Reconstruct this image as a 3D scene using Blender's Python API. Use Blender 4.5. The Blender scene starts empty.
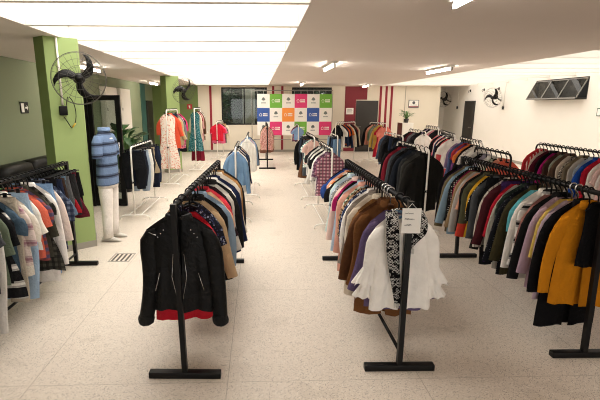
import bpy, bmesh, math, random
from mathutils import Vector, Matrix
S = bpy.context.scene
COL = S.collection
PI = math.pi
sin, cos = math.sin, math.cos

# ------------------------------------------------------------------ helpers
def lin(h):
    h = h.lstrip('#')
    c = [int(h[i:i+2], 16)/255 for i in (0, 2, 4)]
    return tuple((x/12.92 if x <= .04045 else ((x+.055)/1.055)**2.4) for x in c) + (1,)

class MB:
    """collects shapes and links them as one mesh object"""
    def __init__(self):
        self.v, self.f, self.m, self.sm = [], [], [], []
        self.cur = 0; self.smooth = True
    def add(self, vs, fs, smooth=None):
        n = len(self.v); self.v += [tuple(p) for p in vs]
        for f in fs:
            self.f.append(tuple(i+n for i in f)); self.m.append(self.cur)
            self.sm.append(self.smooth if smooth is None else smooth)
    def box(self, x0, y0, z0, x1, y1, z1, M=None):
        vs = [(x, y, z) for x in (x0, x1) for y in (y0, y1) for z in (z0, z1)]
        if M is not None: vs = [M @ Vector(p) for p in vs]
        self.add(vs, [(0,1,3,2), (4,6,7,5), (0,4,5,1), (2,3,7,6), (0,2,6,4), (1,5,7,3)], False)
    def bbox(self, x0, y0, z0, x1, y1, z1, b=.01):
        """box with chamfered edges"""
        bm = bmesh.new()
        bmesh.ops.create_cube(bm, size=1, matrix=Matrix.Translation(((x0+x1)/2, (y0+y1)/2, (z0+z1)/2)) @ Matrix.Diagonal((x1-x0, y1-y0, z1-z0, 1)))
        bmesh.ops.bevel(bm, geom=list(bm.edges), offset=b, segments=2, profile=.6, affect='EDGES')
        bm.verts.index_update()
        self.add([v.co.copy() for v in bm.verts], [[v.index for v in f.verts] for f in bm.faces])
        bm.free()
    def loft(self, rings, cap0=False, cap1=False, close=True):
        n = len(rings[0]); vs = [p for r in rings for p in r]; fs = []
        for i in range(len(rings)-1):
            for j in range(n if close else n-1):
                k = (j+1) % n
                fs.append((i*n+j, i*n+k, (i+1)*n+k, (i+1)*n+j))
        if cap0: fs.append(tuple(range(n))[::-1])
        if cap1: fs.append(tuple((len(rings)-1)*n+j for j in range(n)))
        self.add(vs, fs)
    def tube(self, pts, r, n=8, caps=True, flat=1.0):
        pts = [Vector(p) for p in pts]
        rs = r if isinstance(r, (list, tuple)) else [r]*len(pts)
        rings = []; ref = None
        for i, p in enumerate(pts):
            t = (pts[min(i+1, len(pts)-1)] - pts[max(i-1, 0)]).normalized()
            if ref is None:
                ref = Vector((0, 1, 0)) if abs(t.y) < .8 else Vector((1, 0, 0))
            b = t.cross(ref).normalized(); ref = b.cross(t).normalized()
            rings.append([p + b*cos(a)*rs[i] + ref*sin(a)*rs[i]*flat for a in [2*PI*k/n for k in range(n)]])
        self.loft(rings, caps, caps)
    def lathe(self, prof, n=20, M=None):
        rings = [[Vector((r*cos(2*PI*k/n), r*sin(2*PI*k/n), z)) for k in range(n)] for r, z in prof]
        if M is not None: rings = [[M @ p for p in R] for R in rings]
        self.loft(rings, True, True)
    def quad(self, a, b, c, d): self.add([a, b, c, d], [(0, 1, 2, 3)], False)
    def build(self, name, mats, parent=None, loc=None):
        me = bpy.data.meshes.new(name)
        me.from_pydata(self.v, [], self.f)
        if not isinstance(mats, (list, tuple)): mats = [mats]
        for m in mats: me.materials.append(m)
        me.polygons.foreach_set('material_index', self.m)
        me.polygons.foreach_set('use_smooth', self.sm)
        bm = bmesh.new(); bm.from_mesh(me)
        bmesh.ops.recalc_face_normals(bm, faces=bm.faces); bm.to_mesh(me); bm.free()
        me.update()
        o = bpy.data.objects.new(name, me); COL.objects.link(o)
        if parent: o.parent = parent
        if loc: o.location = loc
        return o

def tag(o, label=None, cat=None, group=None, kind=None):
    if label: o['label'] = label
    if cat: o['category'] = cat
    if group: o['group'] = group
    if kind: o['kind'] = kind
    return o
def thing(name, label, cat, loc=(0, 0, 0), rz=0, group=None):
    o = bpy.data.objects.new(name, None); COL.objects.link(o)
    o.empty_display_size = .1
    o.location = loc; o.rotation_euler = (0, 0, rz)
    return tag(o, label, cat, group)
def struct(name, mb, mat, label=None): return tag(mb.build(name, mat), label, name.rstrip('_0123456789').split('_')[0], None, 'structure')
def copy_tree(o, parent=None):
    c = o.copy(); COL.objects.link(c)
    if parent: c.parent = parent
    for ch in list(o.children): copy_tree(ch, c)
    return c

# ------------------------------------------------------------------ materials
class NT:
    def __init__(self, name):
        self.m = bpy.data.materials.new(name); self.m.use_nodes = True
        self.t = self.m.node_tree; self.b = self.t.nodes['Principled BSDF']
    def n(self, typ, **kw):
        x = self.t.nodes.new('ShaderNode'+typ)
        for k, v in kw.items():
            if k in x.inputs: x.inputs[k].default_value = v
            else: setattr(x, k, v)
        return x
    def l(self, a, b): self.t.links.new(a, b)
    def math(self, op, a, b=None):
        x = self.t.nodes.new('ShaderNodeMath'); x.operation = op
        for i, q in enumerate((a, b)):
            if q is None: continue
            if isinstance(q, (int, float)): x.inputs[i].default_value = q
            else: self.l(q, x.inputs[i])
        return x.outputs[0]
    def mix(self, fac, a, b):
        x = self.t.nodes.new('ShaderNodeMix'); x.data_type = 'RGBA'
        if isinstance(fac, (int, float)): x.inputs[0].default_value = fac
        else: self.l(fac, x.inputs[0])
        for i, q in ((6, a), (7, b)):
            if isinstance(q, tuple): x.inputs[i].default_value = q
            else: self.l(q, x.inputs[i])
        return x.outputs[2]
    def coord(self): return self.n('TexCoord').outputs['Object']
    def bump(self, h, strength=.3, dist=.01):
        b = self.n('Bump', Strength=strength, Distance=dist); self.l(h, b.inputs['Height']); self.l(b.outputs[0], self.b.inputs['Normal'])

def plain(name, col, rough=.5, metal=0, noise=.0, scale=20, bump=0, spec=None):
    t = NT(name); c = lin(col)
    t.b.inputs['Roughness'].default_value = rough; t.b.inputs['Metallic'].default_value = metal
    if spec is not None: t.b.inputs['Specular IOR Level'].default_value = spec
    no = t.n('TexNoise', Scale=scale, Detail=4.0); t.l(t.coord(), no.inputs['Vector'])
    if noise:
        d = tuple(x*(1-noise) for x in c[:3])+(1,); e = tuple(min(1, x*(1+noise)) for x in c[:3])+(1,)
        t.l(t.mix(no.outputs['Fac'], d, e), t.b.inputs['Base Color'])
    else: t.b.inputs['Base Color'].default_value = c
    if bump: t.bump(no.outputs['Fac'], bump, .01)
    return t.m
def emis(name, col, s):
    t = NT(name); t.b.inputs['Base Color'].default_value = lin(col)
    t.b.inputs['Emission Color'].default_value = lin(col); t.b.inputs['Emission Strength'].default_value = s
    return t.m

_fab = {}
def fabric(c1, pat='plain', c2='#ffffff', c3='#222222'):
    key = (c1, pat, c2, c3)
    if key in _fab: return _fab[key]
    t = NT('fabric_%s_%s' % (pat, c1.strip('#')))
    a, b, c = lin(c1), lin(c2), lin(c3)
    co = t.coord(); sep = t.n('SeparateXYZ'); t.l(co, sep.inputs[0])
    X, Y, Z = sep.outputs
    no = t.n('TexNoise', Scale=9.0, Detail=3.0); t.l(co, no.inputs['Vector'])
    var = t.mix(no.outputs['Fac'], tuple(x*.82 for x in a[:3])+(1,), tuple(min(1, x*1.15) for x in a[:3])+(1,))
    out = var; rough = .85
    if pat == 'stripe':
        f = t.math('GREATER_THAN', t.math('PINGPONG', t.math('MULTIPLY', Z, 30.0), 1.0), .55); out = t.mix(f, var, b)
    elif pat == 'bands':
        f = t.math('GREATER_THAN', t.math('PINGPONG', t.math('MULTIPLY', Z, 14.0), 1.0), .62)
        f2 = t.math('GREATER_THAN', t.math('PINGPONG', t.math('MULTIPLY', Z, 56.0), 1.0), .6)
        out = t.mix(t.math('MULTIPLY', f, t.math('SUBTRACT', 1.0, t.math('MULTIPLY', f2, .45))), var, b)
    elif pat == 'pin':
        f = t.math('GREATER_THAN', t.math('PINGPONG', t.math('MULTIPLY', X, 45.0), 1.0), .7); out = t.mix(f, var, b)
    elif pat == 'plaid':
        f = t.math('GREATER_THAN', t.math('PINGPONG', t.math('MULTIPLY', Z, 36.0), 1.0), .5)
        g = t.math('GREATER_THAN', t.math('PINGPONG', t.math('MULTIPLY', X, 36.0), 1.0), .5)
        o1 = t.mix(t.math('MULTIPLY', f, .75), var, b); out = t.mix(t.math('MULTIPLY', g, .75), o1, c)
    elif pat in ('floral', 'print'):
        v = t.n('TexVoronoi', Scale=32.0 if pat == 'floral' else 60.0); t.l(co, v.inputs['Vector'])
        f = t.math('LESS_THAN', v.outputs['Distance'], .48)
        s2 = t.n('SeparateColor'); t.l(v.outputs['Color'], s2.inputs[0])
        o1 = t.mix(t.math('GREATER_THAN', s2.outputs[0], .5), b, c)
        f = t.math('MULTIPLY', f, t.math('GREATER_THAN', s2.outputs[1], .35)); out = t.mix(f, var, o1)
    elif pat == 'leopard':
        v = t.n('TexVoronoi', Scale=55.0); t.l(co, v.inputs['Vector'])
        f = t.math('MULTIPLY', t.math('GREATER_THAN', v.outputs['Distance'], .22), t.math('LESS_THAN', v.outputs['Distance'], .5)); out = t.mix(f, var, b)
    elif pat == 'dots':
        v = t.n('TexVoronoi', Scale=45.0, Randomness=.25); t.l(co, v.inputs['Vector']); out = t.mix(t.math('LESS_THAN', v.outputs['Distance'], .3), var, b)
    elif pat == 'check':
        ck = t.n('TexChecker', Scale=95.0); t.l(co, ck.inputs['Vector'])
        ck2 = t.n('TexNoise', Scale=30.0); t.l(co, ck2.inputs['Vector'])
        g = t.math('MULTIPLY', ck.outputs['Fac'], t.math('GREATER_THAN', ck2.outputs['Fac'], .45)); out = t.mix(g, var, b)
    elif pat == 'denim':
        n2 = t.n('TexNoise', Scale=5.0, Detail=5.0); t.l(co, n2.inputs['Vector']); out = t.mix(n2.outputs['Fac'], var, b)
    elif pat == 'two':
        f = t.math('GREATER_THAN', Z, -.36); out = t.mix(f, b, var)
    elif pat == 'dip':
        f = t.math('LESS_THAN', Z, -.62); out = t.mix(f, var, b)
    elif pat == 'leather': rough = .5
    elif pat == 'sheen': rough = .5
    t.l(out, t.b.inputs['Base Color'])
    t.b.inputs['Roughness'].default_value = rough
    t.b.inputs['Specular IOR Level'].default_value = .2 if pat == 'leather' else .12
    nb = t.n('TexNoise', Scale=26.0, Detail=4.0, Distortion=.6); t.l(co, nb.inputs['Vector'])
    t.bump(nb.outputs['Fac'], .42, .025)
    _fab[key] = t.m
    return t.m

M_black = plain('black_powder_coat', '#0b0a0a', .42, spec=.25)
M_white = plain('white_enamel_tube', '#ece8e0', .35)
M_plastic = plain('black_plastic', '#090909', .4, spec=.25)
M_chrome = plain('chrome_wire', '#b9b9b9', .25, 1)
M_wire = plain('dark_wire', '#55524d', .4, .6)
M_cream = plain('cream_paint', '#e0d6c4', .8, noise=.03, scale=3)
M_wallw = plain('white_paint', '#f0ebe2', .8, noise=.02, scale=3)
M_ceil = plain('ceiling_paint', '#e9ded6', .85, noise=.02, scale=2)
M_fin = plain('fin_white', '#e9e5dc', .7)
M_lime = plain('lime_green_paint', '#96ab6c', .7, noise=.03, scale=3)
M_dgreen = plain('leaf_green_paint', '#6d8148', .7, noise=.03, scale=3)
M_sage = plain('sage_green_paint', '#7f886b', .8, noise=.03, scale=2)
M_teal = plain('teal_paint', '#2c5a52', .7)
M_maroon = plain('maroon_paint', '#7a1f2b', .7, noise=.03)
M_red = plain('red_stripe_paint', '#8e1c2c', .7)
M_dark = plain('dark_door_laminate', '#2b2724', .45, noise=.08, scale=6)
M_base = plain('grey_baseboard', '#9c978c', .6)
M_leather = plain('black_leather', '#0d0b09', .45, noise=.1, scale=30, bump=.15, spec=.25)
M_leaf = plain('leaf', '#284d20', .5, noise=.3, scale=15)
M_leaf2 = plain('pale_leaf', '#4f7a34', .5, noise=.3, scale=15)
M_pot = plain('dark_pot', '#2a2522', .5)
M_paper = plain('paper', '#f2efe8', .7)
M_ink = plain('ink', '#5a5a60', .7)
M_tube = emis('fluorescent_tube', '#fff6ea', 42)
M_steel = plain('brushed_steel', '#8b8780', .4, .8)

def glass(name, tint='#dfe6e2', alpha=.14):
    t = NT(name); tr = t.n('BsdfTransparent'); tr.inputs[0].default_value = lin(tint)
    gl = t.n('BsdfGlossy', Roughness=.03); gl.inputs[0].default_value = (1, 1, 1, 1)
    mx = t.n('MixShader'); mx.inputs[0].default_value = alpha
    t.l(tr.outputs[0], mx.inputs[1]); t.l(gl.outputs[0], mx.inputs[2])
    t.l(mx.outputs[0], t.t.nodes['Material Output'].inputs['Surface'])
    return t.m
M_glass = glass('clear_glass', '#cfd6d2', .035)
M_dim = glass('smoky_glass', '#8f8b85', .05)
M_frost = plain('frosted_grey_glass', '#8c8a86', .25)

def terrazzo():
    t = NT('terrazzo'); co = t.coord()
    sep = t.n('SeparateXYZ'); t.l(co, sep.inputs[0]); X, Y, _ = sep.outputs
    base, d, w = lin('#cfc6b8'), lin('#7d736b'), lin('#efe9de')
    big = t.n('TexNoise', Scale=.7, Detail=5.0); t.l(co, big.inputs['Vector'])
    c0 = t.mix(big.outputs['Fac'], lin('#cfc2b3'), lin('#dacfc1'))
    v = t.n('TexVoronoi', Scale=125.0); t.l(co, v.inputs['Vector'])
    sc = t.n('SeparateColor'); t.l(v.outputs['Color'], sc.inputs[0])
    chip = t.math('LESS_THAN', v.outputs['Distance'], .42)
    c1 = t.mix(t.math('MULTIPLY', t.math('MULTIPLY', chip, t.math('GREATER_THAN', sc.outputs[0], .68)), .75), c0, d)
    c1 = t.mix(t.math('MULTIPLY', t.math('MULTIPLY', chip, t.math('LESS_THAN', sc.outputs[0], .25)), .6), c1, w)
    fx = t.math('PINGPONG', t.math('ADD', X, .22+1.335*20), .6675)
    fy = t.math('PINGPONG', t.math('ADD', Y, -2.57+1.485*20), .7425)
    j = t.math('MAXIMUM', t.math('LESS_THAN', fx, .0028), t.math('LESS_THAN', fy, .0022))
    st = t.n('TexNoise', Scale=2.3, Detail=6.0); t.l(co, st.inputs['Vector'])
    c2 = t.mix(t.math('MULTIPLY', t.math('GREATER_THAN', st.outputs['Fac'], .62), .12), c1, lin('#8d806c'))
    t.l(t.mix(t.math('MULTIPLY', j, .5), c2, lin('#7d705e')), t.b.inputs['Base Color'])
    t.b.inputs['Roughness'].default_value = .42
    t.b.inputs['Specular IOR Level'].default_value = .4
    return t.m

# ------------------------------------------------------------------ setting
XL, XR, YB, YF, ZC = -4.2, 8.5, 17.5, -3.0, 2.65
YR = 19.5
f = MB(); f.box(XL-.3, YF-.3, -.1, XR+.3, YR+.3, 0); struct('floor', f, terrazzo(), 'speckled beige terrazzo floor with thin joints')
ROOF = 3.25
SK1 = (-2.35, .42, 2.55, 16.95)      # first rooflight opening x0 x1 y0 y1
SK2 = (4.95, XR, 6.3, 17.3)
c = MB()
def slab(x0, x1, y0, y1): c.box(x0, y0, ZC, x1, y1, ROOF)
slab(XL-.3, SK1[0], YF, YR+.3)
slab(SK1[0], SK1[1], YF, SK1[2]); slab(SK1[0], SK1[1], SK1[3], YR+.3)
slab(SK1[1], SK2[0], YF, YR+.3)
slab(SK2[0], XR+.3, YF, SK2[2]); slab(SK2[0], XR+.3, SK2[3], YR+.3)
struct('ceiling', c, M_ceil, 'flat cream ceiling slab with two long rooflight openings')
r = MB(); r.box(XL-.3, YF, ROOF+.02, XR+.3, YR+.3, ROOF+.1); struct('roof', r, M_fin)
def fins(name, x0, x1, ys, label):
    m = MB()
    for y in ys: m.box(x0+.003, y-.035, ZC+.002, x1-.003, y+.035, ZC+.46)
    tag(m.build(name, M_fin), label, 'fin', None, 'structure')
fins('trim_1', SK1[0], SK1[1], [2.62+1.03*k for k in range(14)], 'white baffle fins across the long rooflight over the aisle')
fins('trim_2', SK2[0], SK2[1], [6.4+1.03*k for k in range(11)], 'white baffle fins across the rooflight by the side wall')

# walls
w = MB(); w.box(XL-.3, YF, 0, XL, YR, ZC)
struct('wall_left', w, M_sage, 'dim sage green side wall behind the black sofa')
w = MB()
GX0, GX1, GZ0, GZ1 = -2.4, 5.6, .25, 2.5      # unseen glazed opening, added to light the nearest clothes from the front
w.box(XL-.3, YF-.3, 0, GX0, YF, ROOF+.1); w.box(GX1, YF-.3, 0, XR+.3, YF, ROOF+.1)
w.box(GX0, YF-.3, 0, GX1, YF, GZ0); w.box(GX0, YF-.3, GZ1, GX1, YF, ROOF+.1)
struct('wall_front', w, M_cream)
m = MB(); q = 6
for i in range(q+1):
    x = GX0+(GX1-GX0)*i/q; m.box(x-.03, YF-.2, GZ0, x+.03, YF-.12, GZ1)
m.box(GX0, YF-.2, GZ0, GX1, YF-.12, GZ0+.06); m.box(GX0, YF-.2, GZ1-.06, GX1, YF-.12, GZ1)
o = tag(m.build('window_4', M_black), 'wide glazing added behind the camera for frontal light', 'window', None, 'structure')
m = MB(); m.box(-14, -30, -.12, 18, YF-.3, -.02); tag(m.build('street_ground', plain('paving', '#b5ada0', .9)), 'paving outside the added glazing', 'ground', None, 'structure')
# right wall with the awning window opening (Y 11..13.15, z 2.02..2.6)
WY0, WY1, WZ0, WZ1 = 11.0, 13.15, 2.02, 2.60
w = MB()
w.box(XR, YF, 0, XR+.3, WY0, ROOF); w.box(XR, WY1, 0, XR+.3, YR, ROOF)
w.box(XR, WY0, 0, XR+.3, WY1, WZ0); w.box(XR, WY0, WZ1, XR+.3, WY1, ROOF)
struct('wall_right', w, M_wallw, 'bright white side wall with a high awning window')
# back wall with two window openings
BW = [(-1.47, .36), (1.37, 2.98)]; BZ0, BZ1 = 1.1, 2.58
w = MB(); T = .2
w.box(-2.4, YB, 0, BW[0][0], YB+T, ZC)
w.box(BW[0][1], YB, 0, BW[1][0], YB+T, ZC)
w.box(BW[1][1], YB, 0, 7.42, YB+T, ZC)
for a, b in BW:
    w.box(a, YB, 0, b, YB+T, BZ0); w.box(a, YB, BZ1, b, YB+T, ZC)
struct('wall_back', w, M_cream, 'cream end wall with windows, a door and red stripes')
w = MB(); w.box(XL, YB, 0, -2.4, YB+T, ZC); struct('wall_end_green', w, M_dgreen, 'green end wall bay beside the cream wall')
w = MB(); w.box(7.42, YR, 0, XR+.3, YR+.2, ZC); w.box(7.42, YB+T, 0, 7.5, YR, ZC)
struct('wall_recess', w, M_wallw, 'white recess wall beyond the end wall corner')
def panel(name, x0, x1, z0, z1, mat, label, kind='structure', y=YB, d=.012):
    m = MB(); m.box(x0, y-d, z0, x1, y, z1); return tag(m.build(name, mat), label, 'wall stripe', None, kind)
k = 3
for x, lab in ((-1.9, 'red stripe beside the dark window'), (.61, 'red stripe under the banner, first of two'), (.98, 'red stripe under the banner, second of two'),
               (4.97, 'red wall stripe next to the dark door'), (5.2, 'middle red wall stripe of three by the door'), (5.42, 'red wall stripe of three farthest from the door')):
    panel('trim_%d' % k, x-.045, x+.045, 0.02, ZC-.02, M_red, lab); k += 1
p1 = MB(); p1.box(3.52, YB-.015, 0.02, 3.97, YB, ZC-.03); p1.box(3.97, YB-.015, 2.1, 4.42, YB, ZC-.03)
tag(p1.build('trim_%d' % k, M_maroon), 'maroon painted panel around the dark door', 'wall panel', None, 'structure')
# baseboards
b = MB(); b.box(-2.4, YB-.015, 0, 3.5, YB, .09); b.box(5.5, YB-.015, 0, 7.42, YB, .09); struct('baseboard_back', b, M_base)
b = MB(); b.box(XR-.015, YF, 0, XR, 16.6, .09); struct('baseboard_right', b, M_base)
b = MB(); b.box(XL, YF, 0, XL+.015, 15.6, .09); struct('baseboard_left', b, M_base)

# doors
def door(name, mb, label, hm):
    o = tag(mb.build(name, M_dark), label, 'door', None, 'structure'); hm.build('door_handle', M_steel, o); return o
m = MB(); m.bbox(3.98, YB-.045, .005, 4.88, YB-.018, 2.06, .004)
h = MB(); h.tube([(4.08, YB-.05, 1.02), (4.08, YB-.1, 1.02), (4.2, YB-.1, 1.02)], .012)
door('door_1', m, 'dark brown door in the maroon wall panel', h)
m = MB(); m.bbox(XR-.05, 16.7, .005, XR-.003, 17.5, 2.05, .004)
h = MB(); h.tube([(XR-.05, 16.8, 1.02), (XR-.1, 16.8, 1.02), (XR-.1, 16.92, 1.02)], .012)
door('door_2', m, 'dark door in the white side wall', h)
m = MB(); m.bbox(XL+.003, 16.35, .005, XL+.05, 17.2, 2.05, .004)
h = MB(); h.tube([(XL+.05, 16.45, 1.02), (XL+.1, 16.45, 1.02), (XL+.1, 16.57, 1.02)], .012)
door('door_3', m, 'dark door beside the teal strip in the sage wall', h)
m = MB(); m.box(XL, 15.7, 0, XL+.02, 16.3, ZC-.01); tag(m.build('trim_20', M_teal), 'dark teal painted strip of the sage wall', 'wall stripe', None, 'structure')

# windows of the end wall
for i, (a, bb) in enumerate(BW):
    m = MB(); d0, d1 = YB+.04, YB+.1; fr = .05
    m.box(a, d0, BZ0, bb, d1, BZ0+fr); m.box(a, d0, BZ1-fr, bb, d1, BZ1)
    m.box(a, d0, BZ0+fr, a+fr, d1, BZ1-fr); m.box(bb-fr, d0, BZ0+fr, bb, d1, BZ1-fr)
    mid = a+(bb-a)*.5; m.box(mid-.025, d0, BZ0+fr, mid+.025, d1, BZ1-fr)
    o = tag(m.build('window_%d' % (i+1), M_black), ['black framed window looking out on dark greenery', 'black framed window behind the chequered banner'][i], 'window', None, 'structure')
    g = MB(); g.box(a+fr, d0+.025, BZ0+fr, bb-fr, d0+.031, BZ1-fr); g.build('pane', M_glass, o)
# awning window of the side wall
o = thing('window_3', 'grey awning window tilted open high in the white wall', 'window', (XR, 0, 0)); o['kind'] = 'structure'
m = MB(); fr = .05
m.box(.02, WY0, WZ0, .08, WY1, WZ0+fr); m.box(.02, WY0, WZ1-fr, .08, WY1, WZ1)
m.box(.02, WY0, WZ0+fr, .08, WY0+fr, WZ1-fr); m.box(.02, WY1-fr, WZ0+fr, .08, WY1, WZ1-fr)
m.build('window_frame', plain('dark_aluminium', '#4d4a47', .4, .4), o)
t = Matrix.Translation((.0, 0, WZ1-.03)) @ Matrix.Rotation(math.radians(27), 4, 'Y')
L = .60; n3 = 3; Wd = (WY1-WY0-.06)/n3
sa = MB()
for q in range(n3):
    y0 = WY0+.03+q*Wd; y1 = y0+Wd
    sa.box(-.012, y0, -L, .012, y0+.022, 0, t); sa.box(-.012, y1-.022, -L, .012, y1, 0, t)
sa.box(-.012, WY0+.03, -L, .012, WY1-.03, -L+.035, t); sa.box(-.012, WY0+.03, -.03, .012, WY1-.03, 0, t)
sash = sa.build('sash', plain('grey_aluminium', '#77736d', .4, .4), o)
for q in range(n3):
    y0 = WY0+.03+q*Wd; g = MB(); g.box(-.003, y0+.022, -L+.035, .003, y0+Wd-.022, -.03, t); g.build('pane', M_dim, sash)
# outside: dark yard wall beyond the side window, hedge and pale wall beyond the end windows
m = MB(); m.box(XR+.9, 9, 1.2, XR+1.1, 15.5, 4.2); tag(m.build('yard_wall', plain('yard_render', '#191816', .9, noise=.2, scale=2)), 'grey yard wall outside the awning window', 'wall', None, 'structure')
m = MB(); m.box(-7, YB+.25, -.12, 9, 27, -.02); tag(m.build('yard_ground', plain('yard_soil', '#35332a', .9, noise=.2)), 'yard ground outside the end windows', 'ground', None, 'structure')
m = MB(); m.box(-7, 26, -.1, 9, 26.3, 5.5); tag(m.build('yard_boundary', plain('yard_dark', '#161a13', .9, noise=.3, scale=1)), 'dark yard boundary outside the end windows', 'wall', None, 'structure')
m = MB(); m.box(-.72, 20.2, -.02, -.15, 20.4, 2.9); tag(m.build('yard_post_wall', plain('pale_render', '#e9e6dc', .9)), 'pale wall outside the end window', 'wall', None, 'structure')
def bush(name, x, y, hgt, rad, n, mat, label, rnd, group=None):
    o = thing(name, label, 'shrub', (x, y, -.02), 0, group)
    st = MB(); st.tube([(0, 0, 0), (.03, .02, hgt*.5), (0, 0, hgt*.9)], [.05, .035, .015]); st.build('stem', M_pot, o)
    lf = MB()
    for i in range(n):
        a, e = rnd.uniform(0, 2*PI), rnd.uniform(.15, 1)
        rr = rad*math.sqrt(rnd.random())*(.6+.6*sin(e*PI)); z = hgt*e
        p = Vector((rr*cos(a), rr*sin(a), z)); s = rnd.uniform(.09, .16)
        d = Vector((cos(a+rnd.uniform(-1, 1)), sin(a+rnd.uniform(-1, 1)), rnd.uniform(-.6, .5))).normalized()*s
        q = d.cross(Vector((0, 0, 1))).normalized()*s*.35
        lf.add([p, p+d*.5+q+Vector((0, 0, .01)), p+d, p+d*.5-q], [(0, 1, 2, 3)], False)
    lf.build('foliage', mat, o); return o
rnd = random.Random(5)
for i, (x, y, hh) in enumerate([(-2.3, 20.4, 3.0), (-1.3, 22.0, 3.1), (-1.32, 20.3, 2.5), (1.5, 21, 2.9), (2.9, 20.5, 2.6)]):
    bush('garden_shrub', x, y, hh, .45, 420, M_leaf, ['dark shrub at the edge of the window view', 'tall dark shrub seen through the window', 'shorter dark shrub beside the pale outside wall', 'dark shrub mostly behind the chequered banner', 'low dark shrub outside behind the banner edge'][i], rnd, 'shrubs in the yard')

# pillars: square columns turned towards the aisle
def pillar(name, cx, cy, label):
    m = MB(); pts = [(cx-.31, cy-.02), (cx-.13, cy-.16), (cx+.17, cy+.08), (cx+.05, cy+.4), (cx-.31, cy+.3)]
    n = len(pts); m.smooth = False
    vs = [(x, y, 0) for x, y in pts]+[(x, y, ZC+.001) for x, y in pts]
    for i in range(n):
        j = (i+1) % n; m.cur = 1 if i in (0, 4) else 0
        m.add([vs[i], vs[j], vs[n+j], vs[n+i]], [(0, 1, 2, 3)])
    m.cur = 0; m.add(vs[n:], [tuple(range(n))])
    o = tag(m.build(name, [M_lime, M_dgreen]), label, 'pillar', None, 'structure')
    b = MB(); q = [(cx+(x-cx)*1.05, cy+.1+(y-cy-.1)*1.05) for x, y in pts]
    b.smooth = False
    b.loft([[(x, y, 0) for x, y in q], [(x, y, .085) for x, y in q]], True, True); b.build('baseboard', M_base, o)
    return o
pillar('pillar_1', -2.37, 5.45, 'lime green pillar carrying the big wall fan')
pillar('pillar_2', -2.36, 12.1, 'far lime green pillar with the smaller fan')
# conduit, box and cable on the first pillar
n1 = Vector((.24, -.3)).normalized()    # outward from the bright face
def onface(s, off=0): return Vector((-2.50+.30*s+n1.x*off, 5.29+.24*s+n1.y*off))
P0 = onface(.36, .014)
m = MB(); m.tube([(P0.x, P0.y, 2.64), (P0.x, P0.y, 1.86)], .013); tag(m.build('conduit', M_white), 'white conduit running down the lime pillar', 'conduit')
P1 = onface(.36, .02)
o = thing('cable_box', 'small black box with a looped cable on the lime pillar', 'box', (P1.x, P1.y, 1.74), math.atan2(.24, .30))
m = MB(); m.bbox(-.045, -.02, 0, .045, .02, .11, .006); m.build('body', M_plastic, o)
m = MB(); m.tube([(.03, -.01, .09)]+[(.06+.08*sin(a)*1.0, -.012, .0+.19*cos(a)+.03) for a in [q*.3 for q in range(0, 11)]]+[(.0, -.012, -.02)], .005, 6); m.build('cable', M_plastic, o)
m = MB(); m.tube([(.12, -.02, -.1), (.08, -.02, -.15)], .009, 6); m.build('connector', plain('yellow_plug', '#c8a52c', .5), o)

# ------------------------------------------------------------------ wall fans
def fan(name, loc, aim, R, label, back):
    """loc = hub centre, aim = direction the fan blows, back = point on the support"""
    o = thing(name, label, 'fan', loc, 0, 'wall fans')
    q = Vector(aim).normalized().to_track_quat('Z', 'Y').to_matrix().to_4x4()
    cg = MB(); rw = .002
    def ring(rad, z, r=rw, n=40): cg.tube([q @ Vector((rad*cos(2*PI*i/n), rad*sin(2*PI*i/n), z)) for i in range(n+1)], r, 5, False)
    ring(R, 0, .0035); ring(R*.98, .06); ring(R*.72, .1); ring(R*.42, .115); ring(R*.98, -.06); ring(R*.5, -.11)
    for i in range(24):
        a = 2*PI*i/24; e = lambda rad, z: q @ Vector((rad*cos(a), rad*sin(a), z))
        cg.tube([e(R*.16, .12), e(R*.5, .115), e(R*.8, .09), e(R, 0), e(R*.8, -.09), e(R*.4, -.115)], rw*.8, 4, False)
    cg.build('cage', M_wire, o)
    for i in range(3):
        a0 = 2*PI*i/3+.5; m = MB(); rings = []
        for s in range(9):
            u = s/8; rad = R*(.1+.84*u); w = R*(.09+.09*sin(u*PI*.9)); a = a0+.75*u*u
            tw = .5-.25*u
            d = Vector((cos(a), sin(a), 0)); tdir = Vector((-sin(a), cos(a), 0))
            e = tdir*cos(tw)+Vector((0, 0, sin(tw)))
            nn = d.cross(e).normalized()*.004
            p = d*rad
            rings.append([q @ (p-e*w+nn), q @ (p+nn*1.5), q @ (p+e*w+nn), q @ (p+e*w-nn), q @ (p-nn), q @ (p-e*w-nn)])
        m.loft(rings, True, True); m.build('blade', M_plastic, o)
    m = MB(); m.lathe([(.001, .06), (R*.14, .05), (R*.17, .02), (R*.17, -.03), (.001, -.035)], 18, q); m.build('hub', M_plastic, o)
    m = MB(); m.lathe([(.04, -.05), (R*.22, -.07), (R*.24, -.18), (R*.12, -.22), (.001, -.225)], 18, q); mo = m.build('motor', M_plastic, o)
    bk = Vector(back)-Vector(loc); p0 = q @ Vector((0, 0, -.2))
    m = MB(); m.tube([p0, p0*.4+bk*.6+Vector((0, 0, -.03)), bk], [.018, .02, .024], 8); 
    m.build('bracket', M_plastic, o)
    return o
pf = onface(.55, .012)
fan('wall_fan', (-2.0, 4.98, 2.15), (.40, -1, -.05), .285, 'large dark wall fan on the lime green pillar', (pf.x, pf.y, 2.24))
fan('wall_fan', (-1.98, 11.75, 2.25), (.75, -.8, -.35), .34, 'dark wall fan on the far green pillar', (-2.22, 12.07, 2.25))
fan('wall_fan', (8.08, 14.75, 2.13), (-1, -.45, -.15), .33, 'dark wall fan on the white wall near the awning window', (8.49, 14.95, 2.05))
fan('wall_fan', (8.1, 18.75, 2.13), (-1, -.8, -.1), .33, 'dark wall fan in the recess beyond the side door', (8.49, 18.85, 2.05))
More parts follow.
